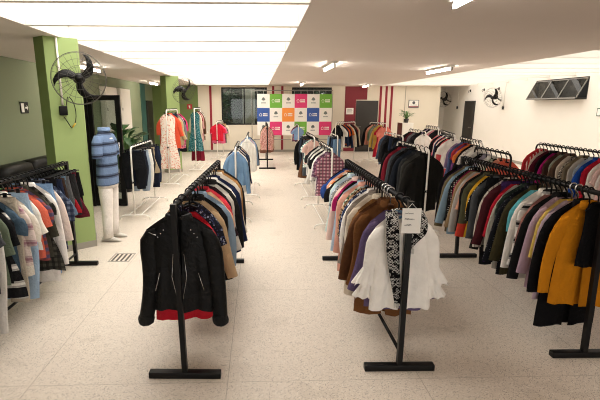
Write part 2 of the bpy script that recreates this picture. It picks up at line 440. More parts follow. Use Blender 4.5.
for i, (y, z0, lab) in enumerate(((14.75, 1.86, 'white conduit dropping from the fan near the awning window'), (18.2, 1.86, 'white conduit at the edge of the white recess'))):
    m = MB(); m.tube([(XR-.014, y, 2.64), (XR-.014, y, z0)], .012); tag(m.build('conduit', M_white), lab, 'conduit')
    o = thing('fan_switch', ['black fan switch below the conduit near the awning window', 'black fan switch on the recess wall'][i], 'switch', (XR-.002, y, z0-.13))
    m = MB(); m.bbox(-.04, -.035, 0, 0, .035, .11, .006); m.build('body', M_plastic, o)
    m = MB(); m.lathe([(.018, 0), (.015, .018), (.001, .019)], 12, Matrix.Translation((-.04, 0, .06)) @ Matrix.Rotation(-PI/2, 4, 'Y')); m.build('knob', M_chrome, o)
for i, y in enumerate((17.2, 16.15, 15.15)):
    o = thing('wall_hook', ['small dark hook high on the white wall above the side door', 'small dark hook high on the white wall, middle of three', 'small dark hook high on the white wall above the fan'][i], 'hook', (XR-.002, y, 2.4), 0, 'hooks high on the white wall')
    m = MB(); m.bbox(-.02, -.03, 0, 0, .03, .09, .004); m.build('plate', M_plastic, o)
    m = MB(); m.tube([(-.015, 0, .07), (-.07, 0, .06), (-.09, 0, .01), (-.06, 0, -.03)], .008, 6); m.build('hook', M_plastic, o)

# ------------------------------------------------------------------ ceiling lights
def tube_light(x, y, L, label, ang=0):
    o = thing('ceiling_light', label, 'ceiling light', (x, y, ZC), ang, 'fluorescent ceiling fixtures')
    m = MB(); m.bbox(-.05, -L/2, -.045, .05, L/2, -.001, .006); m.build('housing', M_white, o)
    m = MB(); m.tube([(0, -L/2+.03, -.075), (0, L/2-.03, -.075)], .02, 10); m.build('tube', M_tube, o)
    for s in (-1, 1):
        m = MB(); m.box(-.018, s*(L/2-.025)-.012, -.1, .018, s*(L/2-.025)+.012, -.045); m.build('end_clip', M_chrome, o)
for x, y, L, lab in ((1.40, 8.6, 1.2, 'fluorescent ceiling light over the aisle in front of the coats'), (3.86, 9.3, 1.3, 'fluorescent ceiling light beside the wall side rooflight'),
                     (1.46, 2.75, 1.2, 'fluorescent ceiling light cut by the picture top edge'), (1.54, 15.2, 1.0, 'fluorescent ceiling light in front of the banner'),
                     (4.1, 16.5, 1.0, 'fluorescent ceiling light in front of the dark door'), (-3.4, 9.0, 1.2, 'fluorescent ceiling light behind the lime pillar fan'),
                     (-3.5, 14.75, 1.2, 'far fluorescent ceiling light near the teal strip')):
    tube_light(x, y, L, lab)

# ------------------------------------------------------------------ signs on walls
def running_sign(name, loc, rz, label, cmat, bmat):
    o = thing(name, label, 'sign', loc, rz)
    m = MB(); m.box(-.13, -.012, 0, .13, 0, .2); m.build('plate', bmat, o)
    m = MB(); m.box(-.11, -.016, .02, -.02, -.013, .18); m.box(.02, -.016, .085, .075, -.013, .115)
    m.add([(.07, -.016, .05), (.07, -.016, .15), (.115, -.016, .1)], [(0, 1, 2)], False); m.build('pictogram', cmat, o)
running_sign('exit_sign', (XL+.001, 7.9, 1.72), PI/2, 'black and white exit sign on the sage wall', M_paper, M_plastic)
running_sign('exit_sign', (XR-.001, 10.45, 1.6), -PI/2, 'green and white exit sign on the white side wall', M_paper, plain('sign_green', '#1d4a35', .5))
o = thing('fire_sign', 'small red square sign on the green end bay', 'sign', (-2.75, YB-.001, 1.72))
m = MB(); m.box(-.1, -.012, 0, .1, 0, .2); m.build('plate', plain('sign_red', '#b3202a', .5), o)
m = MB(); m.box(-.02, -.015, .04, .03, -.0125, .15); m.box(-.05, -.015, .12, -.01, -.0125, .14); m.build('pictogram', M_paper, o)
o = thing('notice_sign', 'white notice sheet on the maroon panel', 'notice', (3.73, YB-.016, 1.52))
m = MB(); m.box(-.15, -.006, 0, .15, 0, .25); m.build('sheet', M_paper, o)
m = MB()
for i in range(4): m.box(-.11, -.008, .05+i*.045, .11-.03*(i % 2), -.0062, .062+i*.045)
m.build('print', M_ink, o)
o = thing('framed_notice', 'small framed notice with a red lower band on the cream wall', 'frame', (6.34, YB-.001, 1.78))
m = MB()
for a in ((-.21, 0, -.19, .31), (.19, 0, .21, .31), (-.19, 0, .19, .02), (-.19, .29, .19, .31)): m.box(a[0], -.02, a[1], a[2], 0, a[3])
m.build('frame', M_ink, o)
m = MB(); m.box(-.19, -.012, .02, .19, -.002, .29); m.build('sheet', M_paper, o)
m = MB(); m.box(-.19, -.014, .02, .19, -.0125, .06); m.build('red_band', M_red, o)
m = MB(); m.lathe([(.06, 0), (.06, .002), (.001, .002)], 14, Matrix.Translation((0, -.0125, .2)) @ Matrix.Rotation(PI/2, 4, 'X')); m.box(-.13, -.0145, .1, .13, -.0125, .118); m.build('print', M_ink, o)
m = MB(); m.tube([(5.98, YB-.0105, 2.64), (5.98, YB-.0105, .0)], .01, 6); tag(m.build('conduit', M_base), 'thin grey conduit down the cream wall above the plant', 'conduit')
# white electrical cabinets on the sage wall
for i, (y0, y1) in enumerate(((11.7, 12.7), (13.0, 14.0))):
    o = thing('wall_cabinet', ['white wall cabinet seen through the glass door', 'white wall cabinet beyond the glass door frame'][i], 'cabinet', (XL+.001, 0, 0), 0, 'white wall cabinets')
    m = MB(); m.bbox(0, y0, 1.15, .13, y1, 2.36, .008); m.build('body', M_wallw, o)
    m = MB(); m.bbox(.131, y0+.03, 1.18, .145, y1-.03, 2.33, .004); d = m.build('door', M_wallw, o)
    m = MB(); m.box(.146, y0+.07, 1.72, .16, y0+.1, 1.8); m.build('latch', M_chrome, d)

# ------------------------------------------------------------------ banner
cellc = {'w': '#f1ece6', 'g': '#6fae3c', 'p': '#d6316f', 'b': '#3155a0', 'o': '#f0913a'}
rows = ['wgwpwg', 'bwowbw', 'wpwgwp']
cm = [plain('banner_'+q, cellc[q], .6) for q in 'wgpbo']
o = thing('step_banner', 'chequered coloured sponsor banner standing before the end windows', 'banner', (0, 16.3, 0))
x0, x1, z0, z1 = -.03, 2.79, .76, 2.29; cw, chh = (x1-x0)/6, (z1-z0)/3
m = MB(); m.smooth = False
for rI in range(3):
    for cI in range(6):
        m.cur = 'wgpbo'.index(rows[rI][cI]); zt = z1-rI*chh; xa = x0+cI*cw
        m.add([(xa, 0, zt), (xa+cw, 0, zt), (xa+cw, 0, zt-chh), (xa, 0, zt-chh)], [(0, 1, 2, 3)])
        m.add([(xa, .004, zt), (xa+cw, .004, zt), (xa+cw, .004, zt-chh), (xa, .004, zt-chh)], [(3, 2, 1, 0)])
pn = m.build('printed_panel', cm, o)
em_mats = [M_paper, plain('emblem_grey', '#77807a', .7)]
for rI in range(3):
    for cI in range(6):
        lg = MB(); lg.smooth = False; ch = rows[rI][cI]; cx = x0+(cI+.5)*cw; cz = z1-(rI+.5)*chh; y = -.003
        def bar(a, b_, c_, d, mi): lg.cur = mi; lg.add([(cx+a, y, cz+b_), (cx+c_, y, cz+b_), (cx+c_, y, cz+d), (cx+a, y, cz+d)], [(0, 1, 2, 3)])
        def disc(a, b_, rr, mi, n=10): lg.cur = mi; lg.add([(cx+a+rr*cos(2*PI*i/n), y, cz+b_+rr*sin(2*PI*i/n)) for i in range(n)], [tuple(range(n))])
        if ch == 'w':   # tree emblem over a line of lettering
            disc(0, .085, .05, 1); disc(-.035, .055, .036, 1); disc(.035, .055, .036, 1); bar(-.008, -.01, .008, .05, 1)
            lg.build('tree_emblem', em_mats, pn); lg = MB(); lg.smooth = False
            for i in range(6): bar(-.085+i*.03, -.09, -.065+i*.03, -.05, 1)
        else:           # house outline and two lines of lettering
            bar(-.15, -.045, -.14, .02, 0); bar(-.075, -.045, -.065, .02, 0); bar(-.15, -.05, -.065, -.038, 0)
            lg.cur = 0; lg.add([(cx-.165, y, cz+.015), (cx-.1075, y, cz+.07), (cx-.05, y, cz+.015), (cx-.062, y, cz+.012), (cx-.1075, y, cz+.052), (cx-.153, y, cz+.012)], [(0, 1, 4, 5), (1, 2, 3, 4)])
            lg.build('house_emblem', em_mats, pn); lg = MB(); lg.smooth = False
            for i in range(4): bar(-.02+i*.045, .015, .013+i*.045, .06, 0)
            for i in range(5): bar(-.02+i*.036, -.05, .006+i*.036, -.005, 0)
        lg.build('lettering', em_mats, pn)
m = MB(); m.tube([(x0-.2, .05, 0), (x0-.2, .05, 2.42), (x1+.03, .05, 2.42), (x1+.03, .05, 0)], .016, 8); m.build('frame', M_steel, o)
m = MB(); m.tube([(x0-.2, .05, .6), (x1+.03, .05, .6)], .012, 8); m.build('lower_bar', M_steel, o)
for xx in (x0-.2, x1+.03):
    m = MB(); m.tube([(xx, -.28, .017), (xx, .38, .017)], .016, 8); m.build('foot', M_steel, o)
m = MB()
for i in range(13): m.tube([(x0+(x1-x0)*i/12, .01, 2.28), (x0+(x1-x0)*i/12, .05, 2.42)], .003, 4)
m.build('ties', M_paper, o)

# ------------------------------------------------------------------ sofa, cabinet, plants, glass door, drain
o = thing('sofa', 'black leather sofa along the sage wall behind the clothes rack', 'sofa', (-3.75, 7.35, 0))
m = MB(); m.bbox(-.42, -.95, .08, .42, .95, .3, .03); m.build('base', M_leather, o)
for s in (-1, 1):
    m = MB(); m.bbox(-.05, s*.46-.43, .301, .41, s*.46+.43, .45, .05); m.build('seat_cushion', M_leather, o)
    m = MB(); m.bbox(-.42, s*.46-.45, .301, -.07, s*.46+.45, .94, .12); m.build('back_cushion', M_leather, o)
    m = MB(); m.bbox(-.42, s*.935-.1, .301, .42, s*.935+.1, .62, .06); m.build('armrest', M_leather, o)
    for t_ in (-1, 1):
        m = MB(); m.tube([(t_*.35, s*.85, 0), (t_*.35, s*.85, .09)], .025, 8); m.build('leg', M_chrome, o)
def potted(name, label, loc, pr, ph, hgt, n, mat, pot, rnd, spread=.5, cat='plant', lw=.22):
    o = thing(name, label, cat, loc)
    m = MB(); m.lathe([(pr*.7, 0), (pr, ph), (pr*.9, ph), (pr*.85, ph-.03), (.001, ph-.03)], 18); m.build('pot', pot, o)
    lf = MB(); st = MB()
    for i in range(n):
        a = 2*PI*i/n*2.4+rnd.uniform(-.3, .3); e = rnd.uniform(.3, 1)
        rad = spread*(.35+.65*rnd.random()); top = Vector((rad*.45*cos(a), rad*.45*sin(a), ph+hgt*e*.75))
        st.tube([(.02*cos(a), .02*sin(a), ph-.03), top*.5+Vector((0, 0, ph*.5)), top], .006, 5)
        tip = Vector((rad*cos(a), rad*sin(a), ph+hgt*e*rnd.uniform(.55, .95)))
        d = tip-top; q = d.cross(Vector((0, 0, 1))).normalized()*d.length*lw
        up = Vector((0, 0, d.length*.18))
        lf.add([top, top+d*.3+q*.8+up*.6, top+d*.65+q+up*.8, tip, top+d*.65-q+up*.8, top+d*.3-q*.8+up*.6, top+d*.3+up*.4, top+d*.65+up*.5],
               [(0, 1, 6), (1, 2, 7, 6), (2, 3, 7), (0, 6, 5), (6, 7, 4, 5), (7, 3, 4)])
    st.build('stems', M_leaf2, o); lf.build('leaves', mat, o)
rnd = random.Random(11)
potted('potted_plant', 'leafy dark plant behind the glass door frame', (-2.95, 9.3, 0), .2, .4, 1.25, 100, M_leaf, M_pot, rnd, .62, lw=.3)
potted('potted_plant', 'potted plant at the end of the black sofa', (-3.85, 5.95, 0), .17, .35, .65, 30, M_leaf2, M_pot, rnd, .35)
o = thing('cabinet', 'narrow white cabinet with a brown edge under a plant', 'cabinet', (5.2, 15.1, 0))
m = MB(); m.bbox(-.15, -.2, 0, .25, .2, 1.27, .006); m.build('body', M_wallw, o)
m = MB(); m.box(-.19, -.2, 0, -.151, .2, 1.27); m.build('side_panel', plain('brown_board', '#5d2a22', .6), o)
m = MB(); m.box(-.14, -.215, .05, .24, -.202, 1.24); d = m.build('door', M_wallw, o)
m = MB(); m.box(-.11, -.235, .62, -.095, -.216, .74); m.build('handle', M_chrome, d)
potted('potted_plant', 'bright green plant on the narrow white cabinet', (5.25, 15.1, 1.271), .09, .14, .34, 34, M_leaf2, M_pot, rnd, .33, lw=.3)
o = thing('glass_door', 'black framed glass door standing open beside the mannequin', 'door', (-2.83, 7.9, 0), math.radians(-3))
m = MB(); m.box(-.36, -.04, 0, -.24, .04, 2.06); m.build('jamb', M_black, o)
m = MB()
m.box(-.235, -.025, .01, -.16, .025, 2.04); m.box(.26, -.025, .01, .35, .025, 2.04); m.box(-.16, -.025, 1.95, .26, .025, 2.04); m.box(-.16, -.025, .01, .26, .025, .14); fr = m.build('leaf_frame', M_black, o)
m = MB(); m.box(-.16, -.004, .14, .26, .004, 1.95); m.build('pane', M_glass, fr)
m = MB(); m.tube([(.3, -.026, .95), (.3, -.07, .95), (.3, -.07, 1.2), (.3, -.026, 1.2)], .01, 6); m.build('handle', M_chrome, o)
o = thing('floor_drain', 'slotted metal drain cover set in the terrazzo floor', 'drain', (-1.71, 5.06, 0))
m = MB()
for a in ((-.13, -.15, .13, -.13), (-.13, .13, .13, .15), (-.13, -.13, -.115, .13), (.115, -.13, .13, .13)): m.box(a[0], a[1], 0, a[2], a[3], .004)
m.build('rim', M_base, o)
m = MB()
for i in range(4): m.box(-.1+i*.055, -.13, 0, -.1+i*.055+.025, .13, .003)
m.build('slots', plain('drain_dark', '#4d4740', .6), o)

# ------------------------------------------------------------------ racks
RAILR = .019
def black_rack(label, a, b, h, lower=False, fw=.25, lean=0):
    ax, ay = a; bx, by = b; L = math.hypot(bx-ax, by-ay)
    o = thing('clothes_rack', label, 'clothes rack', (ax, ay, 0), math.atan2(-(bx-ax), by-ay), 'black clothes racks')
    for y in (0, L):
        m = MB(); m.bbox(-fw, y-.026, 0, fw, y+.026, .045, .004); m.build('foot', M_black, o)
        m = MB(); M2 = Matrix.Shear('XY', 4, (lean, 0)) if lean else None
        m.box(-.018, y-.018, .0455, .018, y+.018, h+.02, M2); m.build('post', M_black, o)
    m = MB(); m.tube([(lean*h, .02, h), (lean*h, L-.02, h)], RAILR, 10); m.build('rail', M_black, o)
    if lower:
        m = MB(); m.tube([(0, .02, .14), (0, L-.02, .14)], .013, 8); m.build('lower_bar', M_black, o)
    return o
def white_rack(label, a, b, h, fw=.24, M_white=M_white, grp='white tube garment rails'):
    ax, ay = a; bx, by = b; L = math.hypot(bx-ax, by-ay)
    o = thing('garment_rail', label, 'clothes rack', (ax, ay, 0), math.atan2(-(bx-ax), by-ay), grp)
    R = .07
    for y, s in ((0, 1), (L, -1)):
        m = MB(); m.tube([(0, y, .085), (0, y, h-R)] + [(0, y+s*R*(1-cos(t)), h-R+R*sin(t)) for t in (.4, .8, 1.2, PI/2)], .0135, 8); m.build('post', M_white, o)
        m = MB(); m.tube([(-fw, y, 0), (-fw, y, .03), (-fw+.03, y, .06), (-fw+.08, y, .072), (fw-.08, y, .072), (fw-.03, y, .06), (fw, y, .03), (fw, y, 0)], .013, 8); m.build('foot', M_white, o)
        m = MB(); m.tube([(0, y-.013, h*.52), (0, y+.013, h*.52)], .02, 10); m.build('collar', M_plastic, o)
    m = MB(); m.tube([(0, R, h), (0, L-R, h)], .0135, 8); m.build('rail', M_white, o)
    for x in (-.1, .1):
        m = MB(); m.tube([(x, 0, .078), (x, L, .078)], .008, 6); m.build('lower_bar', M_white, o)
    return o

# ------------------------------------------------------------------ hangers
def make_hanger(mat, simple, clip=False):
    """origin = centre of the rail; arms end at x = +-.2"""
    arms = MB(); y = 0
    if clip:      # straight bar with two clips, for trousers and skirts
        arms.tube([(-.17, y, -.068), (.17, y, -.068)], .006, 6)
        for q in (-.12, .12): arms.box(q-.014, -.008, -.092, q+.014, .008, -.056)
    else:
        arms.tube([(-.176, y, -.204), (-.14, y, -.181), (-.05, y, -.124), (0, y, -.104), (.05, y, -.124), (.14, y, -.181), (.176, y, -.204)], [.007, .011, .011, .011, .011, .011, .007], 6, True, .42)
    hook = arms if simple else MB()
    rr = RAILR+.0085
    pts = [(0, 0, -.066 if clip else -.1), (0, 0, -.05), (-.006, 0, -.04)] + [(-rr*cos(t)*1.0, 0, rr*sin(t)) for t in [q*.45-.75 for q in range(9)]]
    hook.tube(pts, .0068, 5)
    return arms, hook
_hang = {}
def hanger(key, mat, simple, clip=False):
    k2 = (key, simple, clip)
    if k2 not in _hang:
        arms, hook = make_hanger(mat, simple, clip)
        a = arms.build('hanger', mat)
        if not simple: hook.build('hook', M_plastic if key in ('black', 'blue') else M_chrome, a)
        _hang[k2] = a; return a
    return copy_tree(_hang[k2])
HM = {'black': M_plastic, 'blue': plain('blue_plastic', '#5d7f9c', .4), 'yellow': plain('yellow_plastic', '#cda62a', .4), 'brown': plain('wooden_hanger', '#6d4526', .5), 'white': plain('white_plastic', '#e4e0d8', .4)}

# ------------------------------------------------------------------ garments (origin = rail centre, front = -y)
KIND = {  # half shoulder, half hem, length, sleeve length, sleeve radius, open front, collar, object name, category
    't-shirt':  (.205, .225, .64, .19, .078, 0, 'ring', 't_shirt'),
    'shirt':    (.205, .235, .70, .54, .062, 0, 'fold', 'shirt'),
    'blouse':   (.19, .25, .62, .36, .064, 0, None, 'blouse'),
    'top':      (.18, .22, .58, .13, .068, 0, None, 'top'),
    'jacket':   (.222, .235, .64, .56, .068, 1, 'fold', 'jacket'),
    'coat':     (.225, .27, .88, .59, .07, 1, 'fold', 'coat'),
    'cardigan': (.205, .24, .70, .54, .062, 1, None, 'cardigan'),
    'sweater':  (.212, .23, .60, .54, .066, 0, 'ring', 'sweater'),
    'dress':    (.18, .30, 1.0, .15, .062, 0, None, 'dress'),
    'vest':     (.19, .23, .62, 0, 0, 1, None, 'vest'),
    'trousers': (.19, .2, .92, 0, 0, 0, None, 'trousers'),
    'jeans':    (.19, .2, .92, 0, 0, 0, None, 'jeans'),
    'shorts':   (.19, .24, .45, 0, 0, 0, None, 'shorts'),
    'skirt':    (.18, .27, .62, 0, 0, 0, None, 'skirt'),
}
NZ, SHZ = -.088, -.188     # seam heights at neck and shoulder tip
def smooth(a, b, x):
    t = max(0, min(1, (x-a)/(b-a))); return t*t*(3-2*t)
def body_mesh(mb, hs, hh, L, th, rnd, gap=None, fold=.012, nw=.3, waist=0, gap1=None):
    nu, nv = 22, 13
    ph = [rnd.uniform(0, 6.28) for _ in range(6)]; fr = rnd.uniform(2.2, 3.4)
    sway = rnd.uniform(-.015, .015); hemtilt = rnd.uniform(-.02, .02)
    def ztop(u):
        a = abs(u)
        if a < nw: return NZ-.012-.0*(1-a/nw)
        return NZ+(SHZ-NZ)*((a-nw)/(1-nw))**1.15
    def pt(u, v, side):
        hw = hs*(1-.06*smooth(.02, .18, v)) if v < .25 else None
        base = hs*.94; hw = hw if hw is not None else base+(hh-base)*smooth(.2, 1, v)
        if waist: hw *= 1-waist*math.exp(-((v-.45)/.18)**2)
        x = u*hw+sway*v
        zh = -L-.085+hemtilt*u+.008*sin(7*u+ph[0])
        zt = ztop(u)
        if side < 0 and abs(u) < nw: zt -= .055*(1-(abs(u)/nw)**2)       # neckline scoop in front
        z = zt*(1-v)+zh*v
        edge = max(0, 1-abs(u)**3)**.6
        t = th*edge*(.30+.70*smooth(0, .22, v))*(1+.25*v)
        if abs(u) < nw: t = max(t, .014*(1-(abs(u)/nw)**4))
        f = fold*smooth(.1, .9, v)*(sin(fr*PI*u+ph[1])+.5*sin(fr*2.3*PI*u+ph[2]+v*1.5)+.4*sin(4*v+ph[3]+3*u))
        f *= (1-.3*abs(u))
        wob = .004*sin(9*v+ph[4]+2*u)*smooth(.05, .2, v)
        lim = t*.8 if t > 0 else 0
        return (x, side*t + f + (wob if side < 0 else -wob)*0.6*edge, z)
    def sheet(side, ulo, uhi, n):
        vs, fs = [], []
        for j in range(nv+1):
            v = j/nv
            lo = ulo(v) if callable(ulo) else ulo; hi = uhi(v) if callable(uhi) else uhi
            for i in range(n+1): vs.append(pt(lo+(hi-lo)*i/n, v, side))
        for j in range(nv):
            for i in range(n):
                a = j*(n+1)+i; fs.append((a, a+1, a+n+2, a+n+1))
        mb.add(vs, fs)
    sheet(1, -1, 1, nu)
    if gap is None: sheet(-1, -1, 1, nu)
    else:
        g1 = gap1 if gap1 is not None else gap*1.5
        g = lambda v: gap+(g1-gap)*v
        sheet(-1, -1, lambda v: -g(v), nu//2); sheet(-1, g, 1, nu//2)
    return pt
def sleeve_mesh(mb, s, hs, sl, r, th, rnd, spread=None, cuff=1.0, n=10):
    sp = rnd.uniform(.04, .2) if spread is None else spread
    el = rnd.uniform(-.03, .03); yd = rnd.uniform(-.35, .35)*th
    k = 9; rings = []
    P = [Vector((hs*.72, 0, SHZ+.012)), Vector((hs*.93, 0, SHZ-.022)), Vector((hs+.016, yd*.3, SHZ-.075))]
    for i in range(1, k-1):
        u = i/(k-2)
        P.append(Vector((hs+.016+sl*u*sin(sp)+el*sin(u*PI), yd*u, SHZ-.075-max(sl-.05, .05)*u*cos(sp))))
    for i, p in enumerate(P):
        t = (P[min(i+1, len(P)-1)]-P[max(i-1, 0)]).normalized()
        b = Vector((t.z, 0, -t.x)).normalized()     # in-plane normal
        u = i/(len(P)-1)
        w = r*(1-.28*u*(1 if sl > .3 else -.15))
        if i == 0: w = .028
        elif i == 1: w = r*.75
        if i == len(P)-1: w *= cuff
        d = th*(.55 if i == 0 else .95)*(1+.12*sin(5*u+el*100))
        off = b*(-w*.55 if i < 3 else -w*.35)
        if off.x > 0: off = -off
        rings.append([Vector((s*(p+off+b*w*cos(a)).x, (p+off).y+d*sin(a)*(1+.15*sin(3*a+i)), (p+off+b*w*cos(a)).z)) for a in [2*PI*q/n for q in range(n)]])
    mb.loft(rings, False, False)
    return P
def collar_mesh(mb, hs, nw, kind, th):
    n = 16; rx = hs*nw; ry = max(.02, th*.8); z = NZ-.008
    if kind == 'ring':
        rings = []
        for k in range(3):
            rings.append([Vector((rx*(1.04-.05*k)*cos(a), ry*(1-.05*k)*sin(a)-.004, z+.012*k-(.05*max(0, -sin(a))**1.5))) for a in [2*PI*i/n for i in range(n)]])
        mb.loft(rings)
    else:
        rings = []
        for k, (sc, dz) in enumerate(((1.0, -.012), (.95, .028), (1.12, .022), (1.32, -.022))):
            R = []
            for i in range(n+1):
                a = -PI/2+.35+(2*PI-.7)*i/n
                fl_ = max(0, -sin(a))**2
                R.append(Vector((rx*sc*cos(a), ry*sc*sin(a)*1.05-.003, z+dz-.028*fl_*(1 if k == 3 else .4))))
            rings.append(R)
        mb.loft(rings, close=False)
def pants_mesh(mb, hs, hh, L, th, rnd):
    """flat hung trousers: seat then two legs"""
    z0 = -.10; cz = z0-.26; ph = rnd.uniform(0, 6)
    n = 14
    def ring(cx, w, d, z, k=0): return [Vector((cx+w*cos(a), d*sin(a)*(1+.2*sin(3*a+ph+k)), z)) for a in [2*PI*i/n for i in range(n)]]
    mb.loft([ring(0, hs*.88, th, z0), ring(0, hs*.95, th*1.2, z0-.1), ring(0, hs*1.04, th*1.3, cz+.05), ring(0, hs*1.06, th*1.2, cz)])
    legs = []
    for s in (-1, 1):
        m = MB(); rings = []
        for k in range(8):
            u = k/7; z = cz+.03-(L-.26)*u; w = hs*(.53-.17*u) if hh < .22 else hs*(.53+.05*u)
            rings.append(ring(s*(hs*.52+.01*sin(u*5+ph)), w, th*(1.15-.1*sin(u*4)), z, k))
        m.loft(rings); legs.append(m)
    return legs

def garment(kind, desc, col, pat='plain', c2='#ffffff', c3='#222222', sc=1.0, th=.022, rnd=None, single=False, L=None, fold=None, special=None, sl=None, gap=None):
    gp = gap
    hs, hh, L0, sl0, sr, opn, colr, nm = KIND[kind]
    L = L or L0; sl0 = sl if sl is not None else sl0
    j = rnd.uniform(.96, 1.05); hs *= j; hh *= j*rnd.uniform(.88, 1.0); L *= rnd.uniform(.90, 1.10)
    mat = fabric(col, pat, c2, c3)
    root = None
    if not single: root = thing(nm, None, None)
    fold = fold if fold is not None else min(.014, th*.33)
    one = MB()
    def part(name, mb, m=mat):
        if single: return None
        return mb.build(name, m, root)
    if kind in ('trousers', 'jeans', 'shorts'):
        mb = one if single else MB()
        legs = pants_mesh(mb, hs, hh, L, th, rnd); part('seat', mb)
        for lg_ in legs:
            if single: one.add(lg_.v, lg_.f)
            else: part('leg', lg_)
        wb = one if single else MB()
        n = 16; wb.loft([[Vector((hs*.9*cos(2*PI*i/n), th*1.06*sin(2*PI*i/n), z)) for i in range(n)] for z in (-.135, -.093)]); part('waistband', wb)
    elif kind == 'skirt':
        mb = one if single else MB(); body_mesh(mb, hs*.85, hh, L, th*1.1, rnd, fold=fold*1.6, nw=.95); part('body', mb)
        wb = one if single else MB()
        n = 16; wb.loft([[Vector((hs*.84*cos(2*PI*i/n), th*.9*sin(2*PI*i/n), z)) for i in range(n)] for z in (-.125, -.083)]); part('waistband', wb)
    else:
        gap = (rnd.uniform(.03, .08) if opn else None)
        mb = one if single else MB()
        nw = .3 if colr else .38
        body_mesh(mb, hs, hh, L, th, rnd, gap=gp[0] if gp else gap, gap1=gp[1] if gp else None, fold=fold, nw=nw, waist=.1 if kind == 'dress' else 0); part('body', mb)
        if sl0 > 0:
            for s in (-1, 1):
                m = one if single else MB(); sleeve_mesh(m, s, hs, sl0*rnd.uniform(.92, 1.06), sr, th, rnd); part('sleeve', m)
        if colr:
            m = one if single else MB(); collar_mesh(m, hs, nw, colr, th); part('collar', m)
    if single:
        root = one.build(nm, mat)
    root.scale = (sc, 1 if sc > .9 else sc, sc)
    return root

labels = set()
def hang(rack, grp, a, b, h, specs, th=.022, single=False, jit=.04, hk='black', gws=1.0, t0=.1, t1=.9, sc=1.0, seed=0, special=None, hangers=None):
    """hang the garments in specs along the rail a -> b, first one nearest to a"""
    rnd = random.Random(seed)
    ax, ay = a; bx, by = b; ang = math.atan2(-(bx-ax), by-ay)
    n = len(specs); prev = None; out = []
    d = math.hypot(bx-ax, by-ay)*(t1-t0)/max(1, n-1); th = min(th, d*.31); jit = min(jit, d*.13)
    for i, sp in enumerate(specs):
        kind, desc, col = sp[0], sp[1], sp[2]
        ex = dict(sp[3]) if len(sp) > 3 else {}
        u = t0+(t1-t0)*(i/max(1, n-1)) if 'u' not in ex else ex.pop('u')
        hc = ex.pop('hk', hk); rot = ex.pop('rot', rnd.uniform(-jit, jit)); esc = ex.pop('sc', 1.0); ws = ex.pop('ws', gws); eth = ex.pop('th', th)
        x, y = ax+(bx-ax)*u, ay+(by-ay)*u
        if i == 0: lab = '%s hanging foremost on %s' % (desc, rack)
        else: lab = '%s behind the %s on %s' % (desc, prev, rack)
        sfn = ex.pop('fn', None)
        if sfn: g = sfn(rnd)
        else: g = garment(kind, desc, col, th=eth, rnd=rnd, single=single, sc=sc*esc, **ex)
        g.scale.x *= ws
        assert lab not in labels, lab
        labels.add(lab)
        if len(lab.split()) > 16: print('LONG', len(lab.split()), lab)
        tag(g, lab, desc.split()[-1], grp)
        g.location = (x, y, h); g.rotation_euler = (0, 0, ang+rot)
        hg = hanger(hc, HM[hc], single, kind in ('trousers', 'jeans', 'shorts', 'skirt'))
        hl = '%s hanger holding the %s on %s' % (hc, desc, rack)
        assert hl not in labels, hl
        labels.add(hl)
        hg.location = (x, y, h); hg.rotation_euler = (0, 0, ang+rot); s2 = sc*esc if sc*esc < .93 else 1
        hg.scale = (s2*min(1, ws*1.05), 1, s2)
        tag(hg, hl, 'hanger', 'hangers on '+rack)
        prev = desc; out.append(g)
    return out

# ---- special garments
def biker(rnd):
    mat = fabric('#060606', 'leather'); root = thing('jacket', None, None); th = .04
    m = MB(); pt = body_mesh(m, .225, .225, .68, th, rnd, gap=.12, gap1=.05, fold=.014, nw=.32); m.build('body', mat, root)
    for s in (-1, 1):
        m = MB(); P = sleeve_mesh(m, s, .225, .635, .07, .04, rnd, spread=.065, n=14); m.build('sleeve', mat, root)
        e = P[-1]; m = MB(); n = 14; rings = []
        for k, (w, dz) in enumerate(((.046, .04), (.055, .026), (.058, 0), (.054, -.026), (.04, -.034))):
            rings.append([Vector((s*(e.x-.02+dz*-.1+w*cos(a)*(1+.05*sin(9*a+k))), e.y+.042*sin(a)*(1+.06*sin(7*a+k)), e.z+dz)) for a in [2*PI*i/n for i in range(n)]])
        m.loft(rings, True, True); tag(m.build('cuff', plain('black_fur', '#0b0a0a', .95, bump=.8, scale=120), root), 'black furry cuff')
        # lapel, folded back
        m = MB(); y = -th-.017
        m.add([(s*.03, y+.014, -.10), (s*.12, y+.016, -.135), (s*.145, y, -.215), (s*.085, y-.008, -.235), (s*.04, y, -.34), (s*.02, y, -.30)], [(0, 1, 2, 3), (0, 3, 4, 5)])
        m.add([(s*.03, y+.006, -.10), (s*.12, y+.008, -.135), (s*.145, y-.008, -.215), (s*.085, y-.016, -.235), (s*.04, y-.008, -.34), (s*.02, y-.008, -.30)], [(0, 1, 2, 3), (0, 3, 4, 5)])
        m.build('lapel', mat, root)
        m = MB()
        for q in range(3): m.lathe([(.006, 0), (.004, .004), (.001, .005)], 8, Matrix.Translation((s*(.09+.02*q), y-.012, -.17-.025*q)) @ Matrix.Rotation(PI/2, 4, 'X'))
        m.build('studs', M_chrome, root)
        m = MB(); m.tube([(s*.13, -th-.035, -.47), (s*.165, -th-.03, -.60)], .0035, 5); m.build('pocket_zip', M_chrome, root)
        m = MB(); m.tube([(s*.036, -th-.022, -.34), (s*.05, -th-.03, -.5), (s*.02, -th-.032, -.66)], .003, 5); m.build('front_zip', M_chrome, root)
    m = MB(); collar_mesh(m, .225, .34, 'fold', .05); m.build('collar', mat, root)
    m = MB(); m.tube([(-.2, -th+.01, -.2), (-.15, -th-.012, -.21), (-.12, -th-.014, -.215)], .004, 5); m.build('shoulder_zip', M_chrome, root)
    return root
